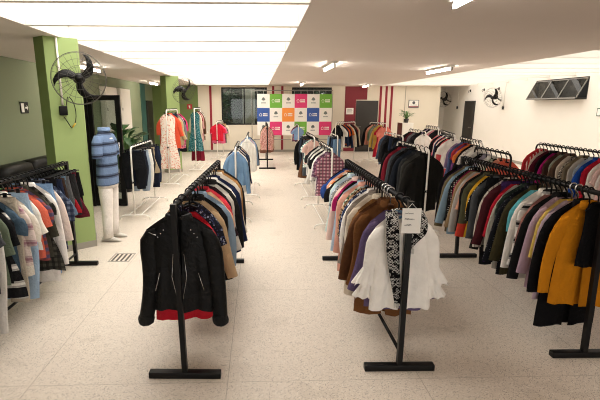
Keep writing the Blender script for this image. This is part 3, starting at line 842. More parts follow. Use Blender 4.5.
def ruffle_blouse(rnd):
    mat = fabric('#efeae2', 'sheen'); root = thing('blouse', None, None); th = .035
    m = MB(); body_mesh(m, .2, .225, .70, th, rnd, gap=.06, gap1=.1, fold=.02, nw=.36); m.build('body', mat, root)
    for s in (-1, 1):
        m = MB(); P = sleeve_mesh(m, s, .2, .33, .062, .032, rnd, spread=.09, n=12); m.build('sleeve', mat, root)
        e = P[-1]
        for q in range(2):
            m = MB(); n = 40; rings = []
            for k in range(5):
                u = k/4; w = .045+.035*u-.008*q; amp = .014*u
                rings.append([Vector((s*(e.x-.02+.03*u+(w+amp*sin(7*a+q))*cos(a)), e.y+(w*.55+amp*sin(7*a+q))*sin(a), e.z+.06-.1*q-.12*u+.012*u*cos(7*a))) for a in [2*PI*i/n for i in range(n)]])
            m.loft(rings); m.build('ruffle', mat, root)
    return root

# ------------------------------------------------------------------ racks and their clothes
def D(**k): return k
# --- black rack with the leather jacket
A, Bp = (-.52, 2.64), (-.43, 4.85)
black_rack('black clothes rack with the leather biker jacket in front', A, Bp, 1.22, lean=-.02)
R2 = [
 ('jacket', 'black leather biker jacket', '', D(fn=biker, rot=.02, u=.06)),
 ('blouse', 'long red blouse', '#b31d2a', D(L=.9, u=.12)),
 ('blouse', 'dark speckled blouse', '#1b1d27', D(pat='print', c2='#8f93a6', c3='#3a4060', sl=.2, L=.5)),
 ('cardigan', 'tan knit cardigan', '#b79a76', D(L=.74)),
 ('jacket', 'black suit jacket', '#151414', D(L=.74)),
 ('jacket', 'long faded denim jacket', '#6a7f93', D(pat='denim', c2='#8fa1b0', L=.86)),
 ('blouse', 'peach blouse', '#e2b68f', D(sl=.3)),
 ('sweater', 'coral red sweater', '#cf3f4c', D(L=.72)),
 ('blouse', 'dark plum blouse', '#2a1a20', D(L=.74)),
 ('cardigan', 'pale grey cardigan', '#c9c2b8', D(L=.7)),
 ('jacket', 'black blazer with white edge', '#191919', D()),
 ('shirt', 'white collared shirt', '#e8e4dc', D()),
 ('coat', 'navy blue coat', '#1b2340', D(L=.8)),
 ('cardigan', 'cream long cardigan', '#d9d0c2', D(L=.78)),
 ('coat', 'oatmeal coat', '#cfc6b8', D(L=.78)),
 ('jacket', 'tan fur jacket', '#a67c4c', D(L=.5)),
 ('jacket', 'charcoal jacket', '#2a2a2c', D()),
]
hang('the leather jacket rack', 'clothes on the leather jacket rack', (A[0]-.024, A[1]), (Bp[0]-.024, Bp[1]), 1.22, R2, th=.036, t0=.12, t1=.97, seed=21, jit=.05)

# --- black rack with the paper sign
A, Bp = (1.0, 2.68), (1.03, 4.9)
black_rack('black clothes rack with a paper sign on its end post', A, Bp, 1.22, lower=True)
R3 = [
 ('blouse', 'white ruffle sleeve blouse', '', D(fn=ruffle_blouse, u=.045, rot=0, hk='blue')),
 ('cardigan', 'purple cardigan', '#5f5070', D(L=.8, u=.105, hk='blue')),
 ('coat', 'long brown coat', '#6b4526', D(L=.92, hk='brown')),
 ('jacket', 'dark brown jacket', '#55351f', D(L=.7, hk='brown')),
 ('cardigan', 'caramel cardigan', '#7d552f', D(L=.76, hk='brown')),
 ('coat', 'beige long coat', '#c9bca8', D(L=.8)),
 ('blouse', 'ivory blouse', '#ded6c8', D(L=.68)),
 ('jacket', 'taupe jacket', '#7d7268', D(L=.72)),
 ('shirt', 'white cotton shirt', '#ece7df', D(hk='blue')),
 ('blouse', 'navy print blouse', '#2a3350', D(pat='print', c2='#dfe0e4', c3='#6a7390')),
 ('blouse', 'leopard print blouse', '#c9a27a', D(pat='leopard', c2='#2b1d14', L=.72, hk='blue')),
 ('blouse', 'green floral blouse', '#dfe4da', D(pat='floral', c2='#3c6b4a', c3='#24402e', L=.7)),
 ('coat', 'dusty pink long coat', '#d9a08d', D(L=.8, hk='blue')),
 ('shirt', 'pale blue shirt', '#a9bccd', D(hk='blue')),
 ('blouse', 'black tunic', '#191919', D()),
 ('blouse', 'magenta blouse', '#a81f5c', D(sl=.2)),
 ('shirt', 'blush shirt', '#e6c9bd', D(hk='blue')),
 ('t-shirt', 'grey print t-shirt', '#8d9290', D(pat='print', c2='#c9cfd0', c3='#4a5055')),
 ('shirt', 'light denim shirt', '#9fb4c6', D(pat='denim', c2='#c3d0da', L=.78, hk='blue')),
 ('shirt', 'mint shirt', '#c3d3cd', D()),
 ('t-shirt', 'black cotton t-shirt', '#1c1c1c', D()),
 ('t-shirt', 'orange striped t-shirt', '#d9824a', D(pat='stripe', c2='#ece2d2', hk='blue')),
 ('t-shirt', 'peach t-shirt', '#e8b799', D()),
 ('t-shirt', 'royal blue t-shirt', '#2c4a8c', D(hk='blue')),
 ('t-shirt', 'dark navy t-shirt', '#1a2036', D()),
]
hang('the paper sign rack', 'clothes on the paper sign rack', A, Bp, 1.22, R3, th=.026, t0=.13, t1=.97, seed=33, jit=.05)
# paper sign tied to the end post
o = thing('paper_sign', 'white sheet with handwriting tied to the rack post', 'sign', (1.0, 2.655, 1.03), math.radians(-3))
m = MB(); rg = []
for k in range(6):
    z = .17*k/5; rg.append([Vector((-.062, -.006-.004*sin(z*20), z)), Vector((.0, -.0085-.004*sin(z*20), z)), Vector((.062, -.006-.004*sin(z*20), z))])
m.loft(rg, close=False); m.build('sheet', M_paper, o)
m = MB(); rr = random.Random(4)
for q, (z, wd) in enumerate(((.135, .05), (.095, .062), (.055, .045))):
    x = -.045
    while x < -.045+wd:
        m.tube([(x, -.014, z), (x+.004, -.014, z+rr.uniform(.004, .012)), (x+.008, -.014, z-.002)], .0012, 4); x += .009
m.build('handwriting', M_ink, o)
m = MB(); m.tube([(-.03, -.01, .168), (-.0, .0, .2), (.03, -.01, .168)], .0015, 4); m.build('string', M_paper, o)
# chequered scarf draped around the blouse neck
m = MB()
Ys = 2.68+2.22*.045
for s, ln in ((-1, .60), (1, .20)):
    rg = []
    for k in range(15):
        u = k/14
        if u < .25:
            t = u/.25; p = Vector((s*(.085+.015*t), Ys+.03-.085*t, 1.22-.076-.03*t-.02*t*t)); w = .045
        else:
            t = (u-.25)/.75; p = Vector((s*(.10-.06*t+.01*sin(5*t)), Ys-.062-.006*sin(6*t), 1.22-.126-ln*t)); w = (.04+.012*sin(t*PI*.8))*(1-.6*t*t)
        rg.append([p+Vector((s*w*q, .008*sin(q*5+k*.7)-.004, -.02*abs(q)*0)) for q in (-1, -.6, -.2, .2, .6, 1)])
    m.loft(rg, close=False)
rg = []
for k in range(9):
    t = k/8; rg.append([Vector((-.085+.17*t, Ys+.03+.012*q, 1.22-.076+.012*sin(t*PI)-.01*abs(q)+.01)) for q in (-1, 0, 1)])
m.loft(rg, close=False)
sc_ = thing('scarf', 'black and white chequered scarf draped over the white blouse', 'scarf', (1.0, 0, 0))
m.build('cloth', fabric('#0a0a0d', 'check', '#bab7b1'), sc_)
rr = random.Random(2)
for s, ln in ((-1, .60), (1, .20)):
    m = MB()
    for q in range(10):
        x = s*.04+(-.018+.036*q/9); z = 1.22-.126-ln
        m.tube([(x, Ys-.066, z+.005), (x+rr.uniform(-.006, .006), Ys-.07, z-.03)], .0018, 4)
    m.build('fringe', fabric('#d8d5cc'), sc_)

# --- black rack with the mustard coat
A, Bp = (2.45, 2.8), (2.47, 4.95)
black_rack('black clothes rack with the mustard coat near its end', A, Bp, 1.245, lean=-.03)
R4 = [
 ('top', 'narrow black top', '#0a090a', D(sl=0, L=.86, sc=.62, ws=.72, u=.03)),
 ('coat', 'mustard yellow coat', '#b87410', D(L=.88, gap=(.05, .1), ws=.84)),
 ('coat', 'long black coat', '#0c0b0d', D(L=.96)),
 ('cardigan', 'lilac cardigan', '#b7a1ac', D(L=.74, hk='yellow')),
 ('blouse', 'pale yellow blouse', '#c9ae5a', D(hk='yellow')),
 ('cardigan', 'mauve cardigan', '#a98f9c', D(L=.74)),
 ('jacket', 'black tailored jacket', '#171717', D()),
 ('blouse', 'dusty rose blouse', '#9a6a62', D(L=.66)),
 ('shirt', 'black and white shirt', '#d8d3cc', D(pat='bands', c2='#1d1d1d')),
 ('shirt', 'white shirt', '#e0dbd2', D(L=.8)),
 ('blouse', 'teal blouse', '#5aa7b0', D(sl=.25)),
 ('coat', 'dark olive coat', '#38331f', D(L=.82)),
 ('coat', 'black studded coat', '#15161b', D(pat='dots', c2='#54545c', L=.9)),
 ('jacket', 'deep green jacket', '#26302a', D(L=.76)),
 ('cardigan', 'stone grey cardigan', '#a8a397', D(L=.78)),
 ('blouse', 'bright red blouse', '#a31c2c', D(sl=.4)),
 ('skirt', 'long violet skirt', '#3a2550', D(L=.84)),
 ('sweater', 'maroon sweater', '#471c22', D()),
 ('shirt', 'beige striped shirt', '#c9bfb0', D(pat='pin', c2='#8f867a', L=.74)),
 ('jacket', 'jet black jacket', '#121212', D(L=.72)),
 ('trousers', 'black trousers', '#17171a', D()),
 ('jacket', 'grey jacket with pale cuffs', '#4b4d4f', D(L=.66)),
 ('blouse', 'black dotted blouse', '#151515', D(pat='dots', c2='#cfc9bd')),
 ('blouse', 'sunny yellow blouse', '#cf9f2a', D(L=.66)),
 ('coat', 'olive green coat', '#4a4a36', D(L=.76, pat='dip', c2='#b3392a')),
 ('jacket', 'soft black jacket', '#181615', D(L=.7)),
 ('blouse', 'peach pink blouse', '#d79c80', D(sl=.3)),
 ('cardigan', 'light grey cardigan', '#a8a49d', D(L=.72)),
 ('cardigan', 'camel cardigan', '#8f7758', D(L=.66)),
 ('blouse', 'red berry blouse', '#8c1c46', D(L=.62)),
 ('shirt', 'black spotted shirt', '#171717', D(pat='dots', c2='#d5cfc4')),
 ('jacket', 'grey blue jacket', '#7f97a6', D(L=.74)),
 ('jacket', 'moss brown jacket', '#6d6046', D(L=.72)),
 ('sweater', 'dark purple sweater', '#2d1f33', D()),
 ('jacket', 'plain black jacket', '#121113', D(L=.64)),
]
hang('the mustard coat rack', 'clothes on the mustard coat rack', (A[0]-.036, A[1]), (Bp[0]-.036, Bp[1]), 1.245, R4, th=.0195, t0=.04, t1=.975, seed=44, jit=.02)

# --- black rack beside the sofa
A, Bp = (-2.17, 2.55), (-2.17, 4.82)
black_rack('black clothes rack between the sofa and the lime pillar', A, Bp, 1.22, lower=True)
R1 = [
 ('shirt', 'slate shirt', '#50555e', D(L=.8)),
 ('t-shirt', 'mustard striped t-shirt', '#c9a24a', D(pat='stripe', c2='#54545a')),
 ('trousers', 'navy trousers', '#1f2535', D(L=1.03, ws=1.2)),
 ('t-shirt', 'steel blue t-shirt', '#5d6f80', D()),
 ('t-shirt', 'dark grey t-shirt', '#4b4c50', D()),
 ('jeans', 'white jeans', '#d5d0c8', D(L=1.02, ws=1.2)),
 ('shirt', 'grey green shirt', '#5f6a58', D(sl=.3)),
 ('t-shirt', 'black band t-shirt', '#19191b', D(pat='two', c2='#19191b', sl=.22)),
 ('dress', 'black white striped dress', '#1a1a1c', D(pat='bands', c2='#d8d4cc', L=.85)),
 ('t-shirt', 'petrol blue t-shirt', '#465a6a', D()),
 ('trousers', 'stone trousers', '#a89e8d', D(L=1.02, ws=1.2)),
 ('blouse', 'red edged white blouse', '#d9c9c0', D(sl=.3, pat='bands', c2='#96707a')),
 ('shirt', 'cream shirt', '#e3dccd', D(sl=.3)),
 ('jeans', 'light blue jeans', '#7f9ab5', D(pat='denim', c2='#a5b9cb', L=.93, ws=1.15)),
 ('blouse', 'ivory lace blouse', '#e6e0d4', D(sl=.28)),
 ('t-shirt', 'coral t-shirt', '#cf6650', D(sl=.22)),
 ('t-shirt', 'violet striped t-shirt', '#55506a', D(pat='stripe', c2='#8c4a48')),
 ('shirt', 'dark khaki shirt', '#3f3d33', D(sl=.36)),
 ('dress', 'dark plaid dress', '#33322c', D(pat='plaid', c2='#565349', c3='#1d1c1a', L=.9)),
 ('shirt', 'white long shirt', '#e9e3dc', D(L=.95, sl=.66)),
 ('jeans', 'mid blue jeans', '#5f82a8', D(pat='denim', c2='#86a2c0', L=1.0, ws=1.15)),
 ('blouse', 'blush pink blouse', '#d8c6bb', D(sl=.5)),
 ('shirt', 'navy check shirt', '#3a4358', D(pat='plaid', c2='#6d7688', c3='#23283a', sl=.3)),
 ('skirt', 'black pleated skirt', '#18181a', D(L=.45)),
 ('shorts', 'navy shorts', '#232a3f', D()),
 ('shorts', 'dark brown shorts', '#3a2c25', D()),
 ('skirt', 'steel denim skirt', '#4b6478', D(pat='denim', c2='#6d8496', L=.42)),
 ('shorts', 'grey shorts', '#5b5b5c', D()),
 ('skirt', 'black red hem skirt', '#1c1a1b', D(L=.44, pat='two', c2='#a3242c')),
 ('shorts', 'charcoal shorts', '#2c2b2c', D()),
 ('skirt', 'wine skirt', '#5a1c28', D(L=.48)),
 ('shorts', 'jet black shorts', '#151515', D()),
]
hang('the sofa side rack', 'clothes on the sofa side rack', A, Bp, 1.22, R1, th=.022, t0=.1, t1=.965, seed=55, jit=.04)

# --- black rack along the white side wall
A, Bp = (4.5, 4.75), (4.54, 6.8)
white_rack('curved end clothes rack set along the white side wall', A, Bp, 1.25, .24, M_black, 'black tube garment rails')
R5 = [
 ('shirt', 'pale rose shirt', '#d9a9a6', D()), ('blouse', 'white blouse', '#ece6de', D()), ('shirt', 'soft pink shirt', '#e0b9b4', D()),
 ('shirt', 'white pleated shirt', '#e9e3dc', D(hk='white')), ('t-shirt', 'pink t-shirt', '#e3c3bd', D()),
 ('shirt', 'crisp white shirt', '#efe9e1', D()), ('jacket', 'red trimmed jacket', '#b32033', D()),
 ('jacket', 'royal blue jacket', '#1f4fa8', D()), ('shirt', 'sky grey shirt', '#a9b3bd', D()),
 ('cardigan', 'silver cardigan', '#b8b2a8', D()), ('jacket', 'khaki jacket', '#7d715d', D()),
 ('blouse', 'floral grey blouse', '#8c8479', D(pat='print', c2='#2d2a28', c3='#d0c8bb')), ('cardigan', 'bone cardigan', '#cbbfae', D()),
 ('jacket', 'mocha jacket', '#5e4a3d', D()), ('blouse', 'sage blouse', '#9aa08f', D()), ('jacket', 'chestnut jacket', '#4f3830', D()),
 ('blouse', 'fuchsia blouse', '#a81e6a', D()), ('jacket', 'black jacket', '#171617', D()), ('sweater', 'burgundy sweater', '#5a1c2c', D()),
 ('cardigan', 'pearl pink cardigan', '#d0bcb2', D()), ('shirt', 'striped red shirt', '#b8323a', D(pat='pin', c2='#d9b8b0')), ('shirt', 'scarlet shirt', '#c0323c', D(hk='white')),
]
hang('the wall side rack', 'clothes on the wall side rack', A, Bp, 1.25, R5, th=.022, t0=.05, t1=.95, seed=66, jit=.03)

# --- white rail of dark coats
A, Bp = (2.41, 5.9), (2.41, 7.3)
white_rack('white garment rail carrying the dark coats', A, Bp, 1.25)
RE = [('jacket', 'black bomber jacket', '#1d1c1a', D(L=.72, sc=1.08, u=.09)), ('jacket', 'charcoal jacket', '#393936', D(L=.72, sc=1.08)),
      ('jacket', 'grey black jacket', '#2b2d2f', D(L=.74)), ('coat', 'dark navy coat', '#20252e', D(L=.74)), ('coat', 'black wool coat', '#161617', D(L=.74)),
      ('jacket', 'slate jacket', '#454a50', D(L=.7)), ('jacket', 'crimson jacket', '#7d1f2e', D(L=.62)), ('coat', 'ink black coat', '#121214', D(L=.72))]
hang('the dark coat rail', 'coats on the dark coat rail', A, Bp, 1.25, RE, th=.04, t0=.1, t1=.92, seed=77, sc=1.0)

# --- white rail of plaid shirts
A, Bp = (1.1, 6.25), (1.1, 7.6)
white_rack('white garment rail with the plaid shirts in front', A, Bp, 1.22)
RF = [('shirt', 'pink plaid shirt', '#c9a0a6', D(pat='plaid', c2='#2f2430', c3='#7d3a52', sl=.24, u=.08)), ('shirt', 'purple plaid shirt', '#9c7f92', D(pat='plaid', c2='#241c2a', c3='#6a3552', sl=.3)),
      ('shirt', 'white work shirt', '#e9e5de', D(sl=.4)), ('t-shirt', 'black t-shirt', '#19191a', D()), ('shirt', 'white linen shirt', '#e4dfd6', D(sl=.5)),
      ('t-shirt', 'dark grey t-shirt', '#3c3c3f', D()), ('shirt', 'pale grey shirt', '#c8c5c0', D(sl=.4)), ('t-shirt', 'faded black t-shirt', '#242426', D())]
hang('the plaid shirt rail', 'clothes on the plaid shirt rail', A, Bp, 1.22, RF, th=.034, t0=.09, t1=.94, seed=88, sc=.9)

# --- next rail behind the plaid shirts
A, Bp = (1.1, 8.3), (1.1, 9.8)
white_rack('white garment rail standing behind the plaid shirts', A, Bp, 1.25)
RW = [('t-shirt', 'pale pink t-shirt', '#d9b5aa', D(sc=.8)), ('t-shirt', 'teal print t-shirt', '#dfe6e1', D(pat='floral', c2='#2f9a86', c3='#1d5f56', sc=.8)), ('jeans', 'grey jeans', '#4a5158', D(L=.7)),
      ('skirt', 'brown skirt', '#6a4a34', D(L=.8)), ('shorts', 'black shorts', '#1a1a1b', D()), ('jeans', 'dark jeans', '#2b3442', D(L=.72)), ('shorts', 'dark grey shorts', '#303032', D()), ('shirt', 'black shirt', '#161617', D())]
hang('the rail behind plaid', 'clothes on the rail behind the plaid shirts', A, Bp, 1.25, RW, th=.034, seed=89)
# jeans rail
A, Bp = (1.82, 9.7), (1.82, 10.7)
white_rack('white garment rail of blue jeans', A, Bp, 1.18)
hang('the jeans rail', 'jeans on the jeans rail', A, Bp, 1.18, [('jeans', 'mid blue jeans', '#4f6a86', D(pat='denim', c2='#6c86a0', L=.85)), ('jeans', 'dark blue jeans', '#2d3d54', D(L=.85)), ('jeans', 'black jeans', '#1b1c20', D(L=.85)), ('jeans', 'pale blue jeans', '#8aa0b6', D(L=.85))], th=.035, seed=90, single=True, gws=.6, sc=.85)

# --- two rails of denim behind the leather jacket rack
A, Bp = (-.36, 6.65), (-.36, 7.9)
white_rack('white garment rail with the blue denim jacket', A, Bp, 1.2)
RT = [('jacket', 'blue denim jacket', '#5f80a3', D(pat='denim', c2='#7e9dba', L=.62)), ('shirt', 'white denim shirt', '#e6e2da', D()), ('jacket', 'black denim jacket', '#1f2024', D(L=.68)),
      ('shirt', 'cream shirt', '#dbd2c3', D(L=.7)), ('jacket', 'dark indigo jacket', '#26304a', D(L=.7)), ('cardigan', 'sand cardigan', '#cbb99f', D(L=.72)), ('t-shirt', 'black t-shirt', '#161616', D())]
hang('the denim jacket rail', 'clothes on the denim jacket rail', A, Bp, 1.2, RT, th=.038, seed=91, sc=.92, gws=.78)
A, Bp = (-.22, 8.5), (-.22, 9.9)
white_rack('white garment rail behind the denim jacket rail', A, Bp, 1.25)
RT2 = [('shirt', 'white shirt', '#e6e2da', D()), ('shirt', 'light blue shirt', '#8fa9c2', D()), ('blouse', 'pink blouse', '#dcaea6', D()), ('jacket', 'faded blue jacket', '#6f8aa6', D(pat='denim', c2='#8ea6be')), ('jacket', 'dark jacket', '#222226', D()), ('blouse', 'black blouse', '#1a1a1a', D()), ('shirt', 'ivory shirt', '#ddd5c8', D())]
hang('the rail behind denim', 'clothes on the rail behind the denim rail', A, Bp, 1.25, RT2, th=.036, seed=92, sc=.9, gws=.75)

# --- rail of dark trousers near the glass door
A, Bp = (-2.06, 6.9), (-2.06, 8.3)
white_rack('white garment rail of dark trousers near the glass door', A, Bp, 1.2)
RO = [('trousers', 'black trousers', '#17181c', D(L=.62, sc=1.05)), ('trousers', 'navy trousers', '#1f2433', D(L=.66)), ('jeans', 'grey blue jeans', '#7f8fa0', D(L=.75, pat='denim', c2='#a4b1be')),
      ('jeans', 'white jeans', '#e2ded6', D(L=.7)), ('trousers', 'charcoal trousers', '#2b2b2f', D(L=.68)), ('skirt', 'beige skirt', '#a8987f', D(L=.5)), ('trousers', 'dark navy trousers', '#1a1f30', D(L=.72)), ('jeans', 'indigo jeans', '#242c40', D(L=.7))]
hang('the trouser rail', 'trousers on the trouser rail', A, Bp, 1.2, RO, th=.034, seed=93)

# --- rail with the floral dress
A, Bp = (-2.08, 9.85), (-2.08, 11.2)
white_rack('tall white garment rail with the long floral dress', A, Bp, 1.76)
RP = [('dress', 'long floral dress', '#eadccf', D(pat='floral', c2='#d98f7c', c3='#e3b3a0', L=1.28, sl=0, u=.08)), ('shirt', 'orange red shirt', '#d4553a', D(sl=.35, sc=1.08)), ('jeans', 'dark blue jeans', '#2a3242', D(L=1.35)),
      ('blouse', 'beige blouse', '#b8a67e', D(sl=.45, sc=1.12)), ('shirt', 'grey shirt', '#77757a', D()), ('blouse', 'pink print blouse', '#d76f8e', D(pat='print', c2='#f0dcd8', c3='#45202f', L=.9)), ('dress', 'black long dress', '#1f1d22', D(L=1.05)), ('blouse', 'hot pink blouse', '#c9356c', D(L=.8))]
hang('the floral dress rail', 'clothes on the floral dress rail', A, Bp, 1.76, RP, th=.036, seed=94)
# --- rail with the teal dress
A, Bp = (-1.78, 12.1), (-1.78, 13.4)
white_rack('tall white garment rail with the teal dress', A, Bp, 1.78)
RQ = [('dress', 'teal patterned dress', '#2f6a70', D(pat='print', c2='#8fb0ae', c3='#14343c', L=1.1, sl=0)), ('blouse', 'cream blouse', '#d9c9b0', D(sl=.5, L=.8)), ('dress', 'long maroon dress', '#7a1e30', D(L=1.45)), ('blouse', 'dusty pink blouse', '#c99a94', D(L=.8)),
      ('shirt', 'brown shirt', '#6a4c36', D(L=.8)), ('shirt', 'white shirt', '#e3ded4', D(L=.8)), ('blouse', 'taupe blouse', '#8d7f6c', D(L=.8))]
hang('the teal dress rail', 'clothes on the teal dress rail', A, Bp, 1.78, RQ, th=.036, seed=95, single=True, gws=.72)
# --- red t-shirt rail
A, Bp = (-1.42, 14.8), (-1.3, 15.9)
white_rack('white garment rail with the red t-shirt', A, Bp, 1.32)
RS = [('t-shirt', 'red t-shirt with pale print', '#cf2238', D(sc=.95)), ('t-shirt', 'pink t-shirt', '#d96a8c', D(sc=1.05)), ('t-shirt', 'black dotted t-shirt', '#1d1b1e', D(pat='dots', c2='#e2ded6', sc=1.1)), ('trousers', 'tan trousers', '#b8946c', D(L=.6)), ('blouse', 'cream blouse', '#dacdb8', D())]
hang('the red t-shirt rail', 'clothes on the red t-shirt rail', A, Bp, 1.32, RS, th=.036, seed=96, single=True)
# pale print on the red t-shirt
# --- black rack by the banner
A, Bp = (.27, 12.65), (.27, 14.8)
black_rack('black clothes rack standing in front of the banner', A, Bp, 1.3)
RU = [('blouse', 'dusty pink floral blouse', '#c9938a', D(pat='print', c2='#e3c7bd', c3='#7d4a44', u=.08)), ('blouse', 'rose blouse', '#b8766c', D()), ('shirt', 'beige shirt', '#c4a78f', D()), ('dress', 'brown dress', '#7a5546', D(L=.8)), ('blouse', 'salmon blouse', '#d08a74', D()), ('jacket', 'black jacket', '#1b1a1a', D())]
hang('the rack before the banner', 'clothes on the rack before the banner', A, Bp, 1.3, RU, th=.038, seed=97, single=True, t1=.6, gws=.75)
# --- white rail with a blue shirt under the banner
A, Bp = (1.27, 13.5), (1.3, 14.7)
white_rack('white garment rail with the blue t-shirt by the banner', A, Bp, 1.25)
RV = [('t-shirt', 'pale blue t-shirt', '#7f9cc0', D(sc=.95)), ('t-shirt', 'red stripe t-shirt', '#b04a5c', D(pat='stripe', c2='#2a2f45')), ('t-shirt', 'navy t-shirt', '#222a3c', D()), ('t-shirt', 'white t-shirt', '#dfdad2', D())]
hang('the blue t-shirt rail', 'clothes on the blue t-shirt rail', A, Bp, 1.25, RV, th=.036, seed=98, single=True, sc=.72)
# --- rail turned sideways by the dark door
A, Bp = (2.35, 12.95), (3.15, 13.85)
white_rack('white garment rail turned sideways before the maroon panel', A, Bp, 1.35)
RG = [('t-shirt', 'black t-shirt', '#18181a', D(ws=.7)), ('t-shirt', 'white t-shirt', '#e5e0d8', D()), ('sweater', 'navy sweater', '#20283e', D()), ('t-shirt', 'orange t-shirt', '#d8622a', D()), ('jacket', 'dark blue jacket', '#1f2b42', D()), ('t-shirt', 'bright orange t-shirt', '#e07a35', D()),
      ('shirt', 'cream shirt', '#dcd3c0', D()), ('jacket', 'black jacket', '#1c1c1e', D()), ('shirt', 'maroon shirt', '#7a2430', D()), ('shirt', 'beige shirt', '#cdbfa5', D())]
hang('the sideways rail', 'clothes on the sideways rail', A, Bp, 1.35, RG, th=.027, seed=99, single=True)
# --- coral rail
A, Bp = (3.95, 13.1), (3.75, 14.3)
white_rack('white garment rail with the coral blouse by the door', A, Bp, 1.32)
RH = [('blouse', 'coral blouse', '#e08474', D(sl=.2, L=.75)), ('dress', 'red dress', '#b8243a', D(L=.95)), ('shirt', 'yellow shirt', '#d0b25a', D()), ('shirt', 'grey shirt', '#8d8f90', D()), ('blouse', 'green blouse', '#6d8a6c', D()), ('shirt', 'salmon shirt', '#dd9a86', D()), ('jacket', 'black jacket', '#1b1a1b', D())]
hang('the coral blouse rail', 'clothes on the coral blouse rail', A, Bp, 1.32, RH, th=.036, seed=100, single=True)
# --- dark rail behind the coats
A, Bp = (2.95, 8.6), (2.95, 9.9)
white_rack('white garment rail hidden behind the dark coats', A, Bp, 1.25)
RI = [('jacket', 'dark navy jacket', '#1c222e', D()), ('trousers', 'black trousers', '#17181b', D()), ('jeans', 'navy jeans', '#222b3d', D()), ('jacket', 'black jacket', '#161618', D()), ('shirt', 'charcoal shirt', '#2d2e31', D()), ('shirt', 'slate blue shirt', '#47566a', D())]
hang('the rail behind coats', 'clothes on the rail behind the coats', A, Bp, 1.25, RI, th=.036, seed=101, single=True, sc=.85, gws=.75)
# --- white t-shirt rail
A, Bp = (4.2, 10.6), (4.2, 11.8)
white_rack('white garment rail with the printed white t-shirt', A, Bp, 1.22)
RJ = [('t-shirt', 'printed white t-shirt', '#efece6', D(u=.1)), ('t-shirt', 'black t-shirt', '#19191b', D()), ('shirt', 'dark shirt', '#262529', D(sc=1.1)), ('t-shirt', 'grey t-shirt', '#6e6d70', D()), ('t-shirt', 'burgundy t-shirt', '#5c2430', D()), ('jacket', 'black jacket', '#151516', D(sc=1.08))]
gj = hang('the white t-shirt rail', 'clothes on the white t-shirt rail', A, Bp, 1.22, RJ, th=.036, seed=102, single=True, sc=.85)
# --- rail near the recess corner
A, Bp = (4.65, 10.9), (4.75, 12.0)
white_rack('white garment rail farthest along the white side wall', A, Bp, 1.3)
RK = [('shirt', 'black shirt', '#1a1a1c', D()), ('t-shirt', 'rose t-shirt', '#d08a94', D()), ('shirt', 'white shirt', '#e4dfd7', D()), ('jacket', 'dark jacket', '#222125', D()), ('t-shirt', 'lilac t-shirt', '#a492a8', D()), ('jacket', 'black jacket', '#141415', D())]
hang('the farthest side rail', 'clothes on the farthest side rail', A, Bp, 1.3, RK, th=.036, seed=103, single=True)
# --- red and white rail
A, Bp = (3.97, 8.5), (4.4, 10.2)
white_rack('white garment rail with red and white tops', A, Bp, 1.27)
RL = [('t-shirt', 'white t-shirt', '#ece7e0', D(u=.08)), ('blouse', 'salmon red blouse', '#c85458', D(L=.8)), ('t-shirt', 'black t-shirt', '#17171a', D()), ('shirt', 'cream shirt', '#e2d8c8', D()), ('dress', 'red dress', '#b83a44', D(L=.85)), ('shirt', 'navy shirt', '#232a44', D()), ('shirt', 'white shirt', '#e6e2da', D()),
      ('blouse', 'pink blouse', '#cf6c80', D()), ('jacket', 'black jacket', '#18181a', D()), ('shirt', 'grey shirt', '#8a8b90', D()), ('blouse', 'coral blouse', '#d67a72', D())]
hang('the red white rail', 'clothes on the red and white rail', A, Bp, 1.27, RL, th=.036, seed=104, single=True)
# --- orange and white rail
A, Bp = (3.75, 7.0), (3.9, 8.15)
white_rack('white garment rail with orange and white tops', A, Bp, 1.25)
RM = [('blouse', 'white blouse', '#ece8e1', D(u=.1)), ('t-shirt', 'white print t-shirt', '#e3ddd6', D(pat='print', c2='#b8a79a', c3='#8f8f92')), ('shirt', 'black shirt', '#1a191c', D()), ('t-shirt', 'orange t-shirt', '#dc7a3c', D()), ('blouse', 'purple blouse', '#6a3f7a', D()), ('t-shirt', 'red t-shirt', '#b23a40', D()), ('shirt', 'blue shirt', '#4a5a80', D()), ('blouse', 'violet blouse', '#8a7396', D())]
hang('the orange white rail', 'clothes on the orange and white rail', A, Bp, 1.25, RM, th=.036, seed=105)
# --- short rail behind the mustard coat rack
A, Bp = (3.2, 5.25), (3.24, 6.25)
white_rack('short garment rail between the mustard rack and white wall', A, Bp, 1.25, .24, M_black, 'black tube garment rails')
RN = [('t-shirt', 'coral t-shirt', '#d5604a', D()), ('t-shirt', 'peach t-shirt', '#d99a80', D()), ('blouse', 'green print blouse', '#8ea08c', D(pat='print', c2='#4d6a58', c3='#d9d6c8')), ('shirt', 'white shirt', '#d9d5cd', D()), ('shirt', 'grey lilac shirt', '#9a93a0', D()), ('t-shirt', 'black t-shirt', '#1a1a1c', D()), ('shirt', 'pale grey shirt', '#bdb9b3', D())]
hang('the short rail', 'clothes on the short rail', A, Bp, 1.25, RN, th=.03, seed=106, gws=.8)

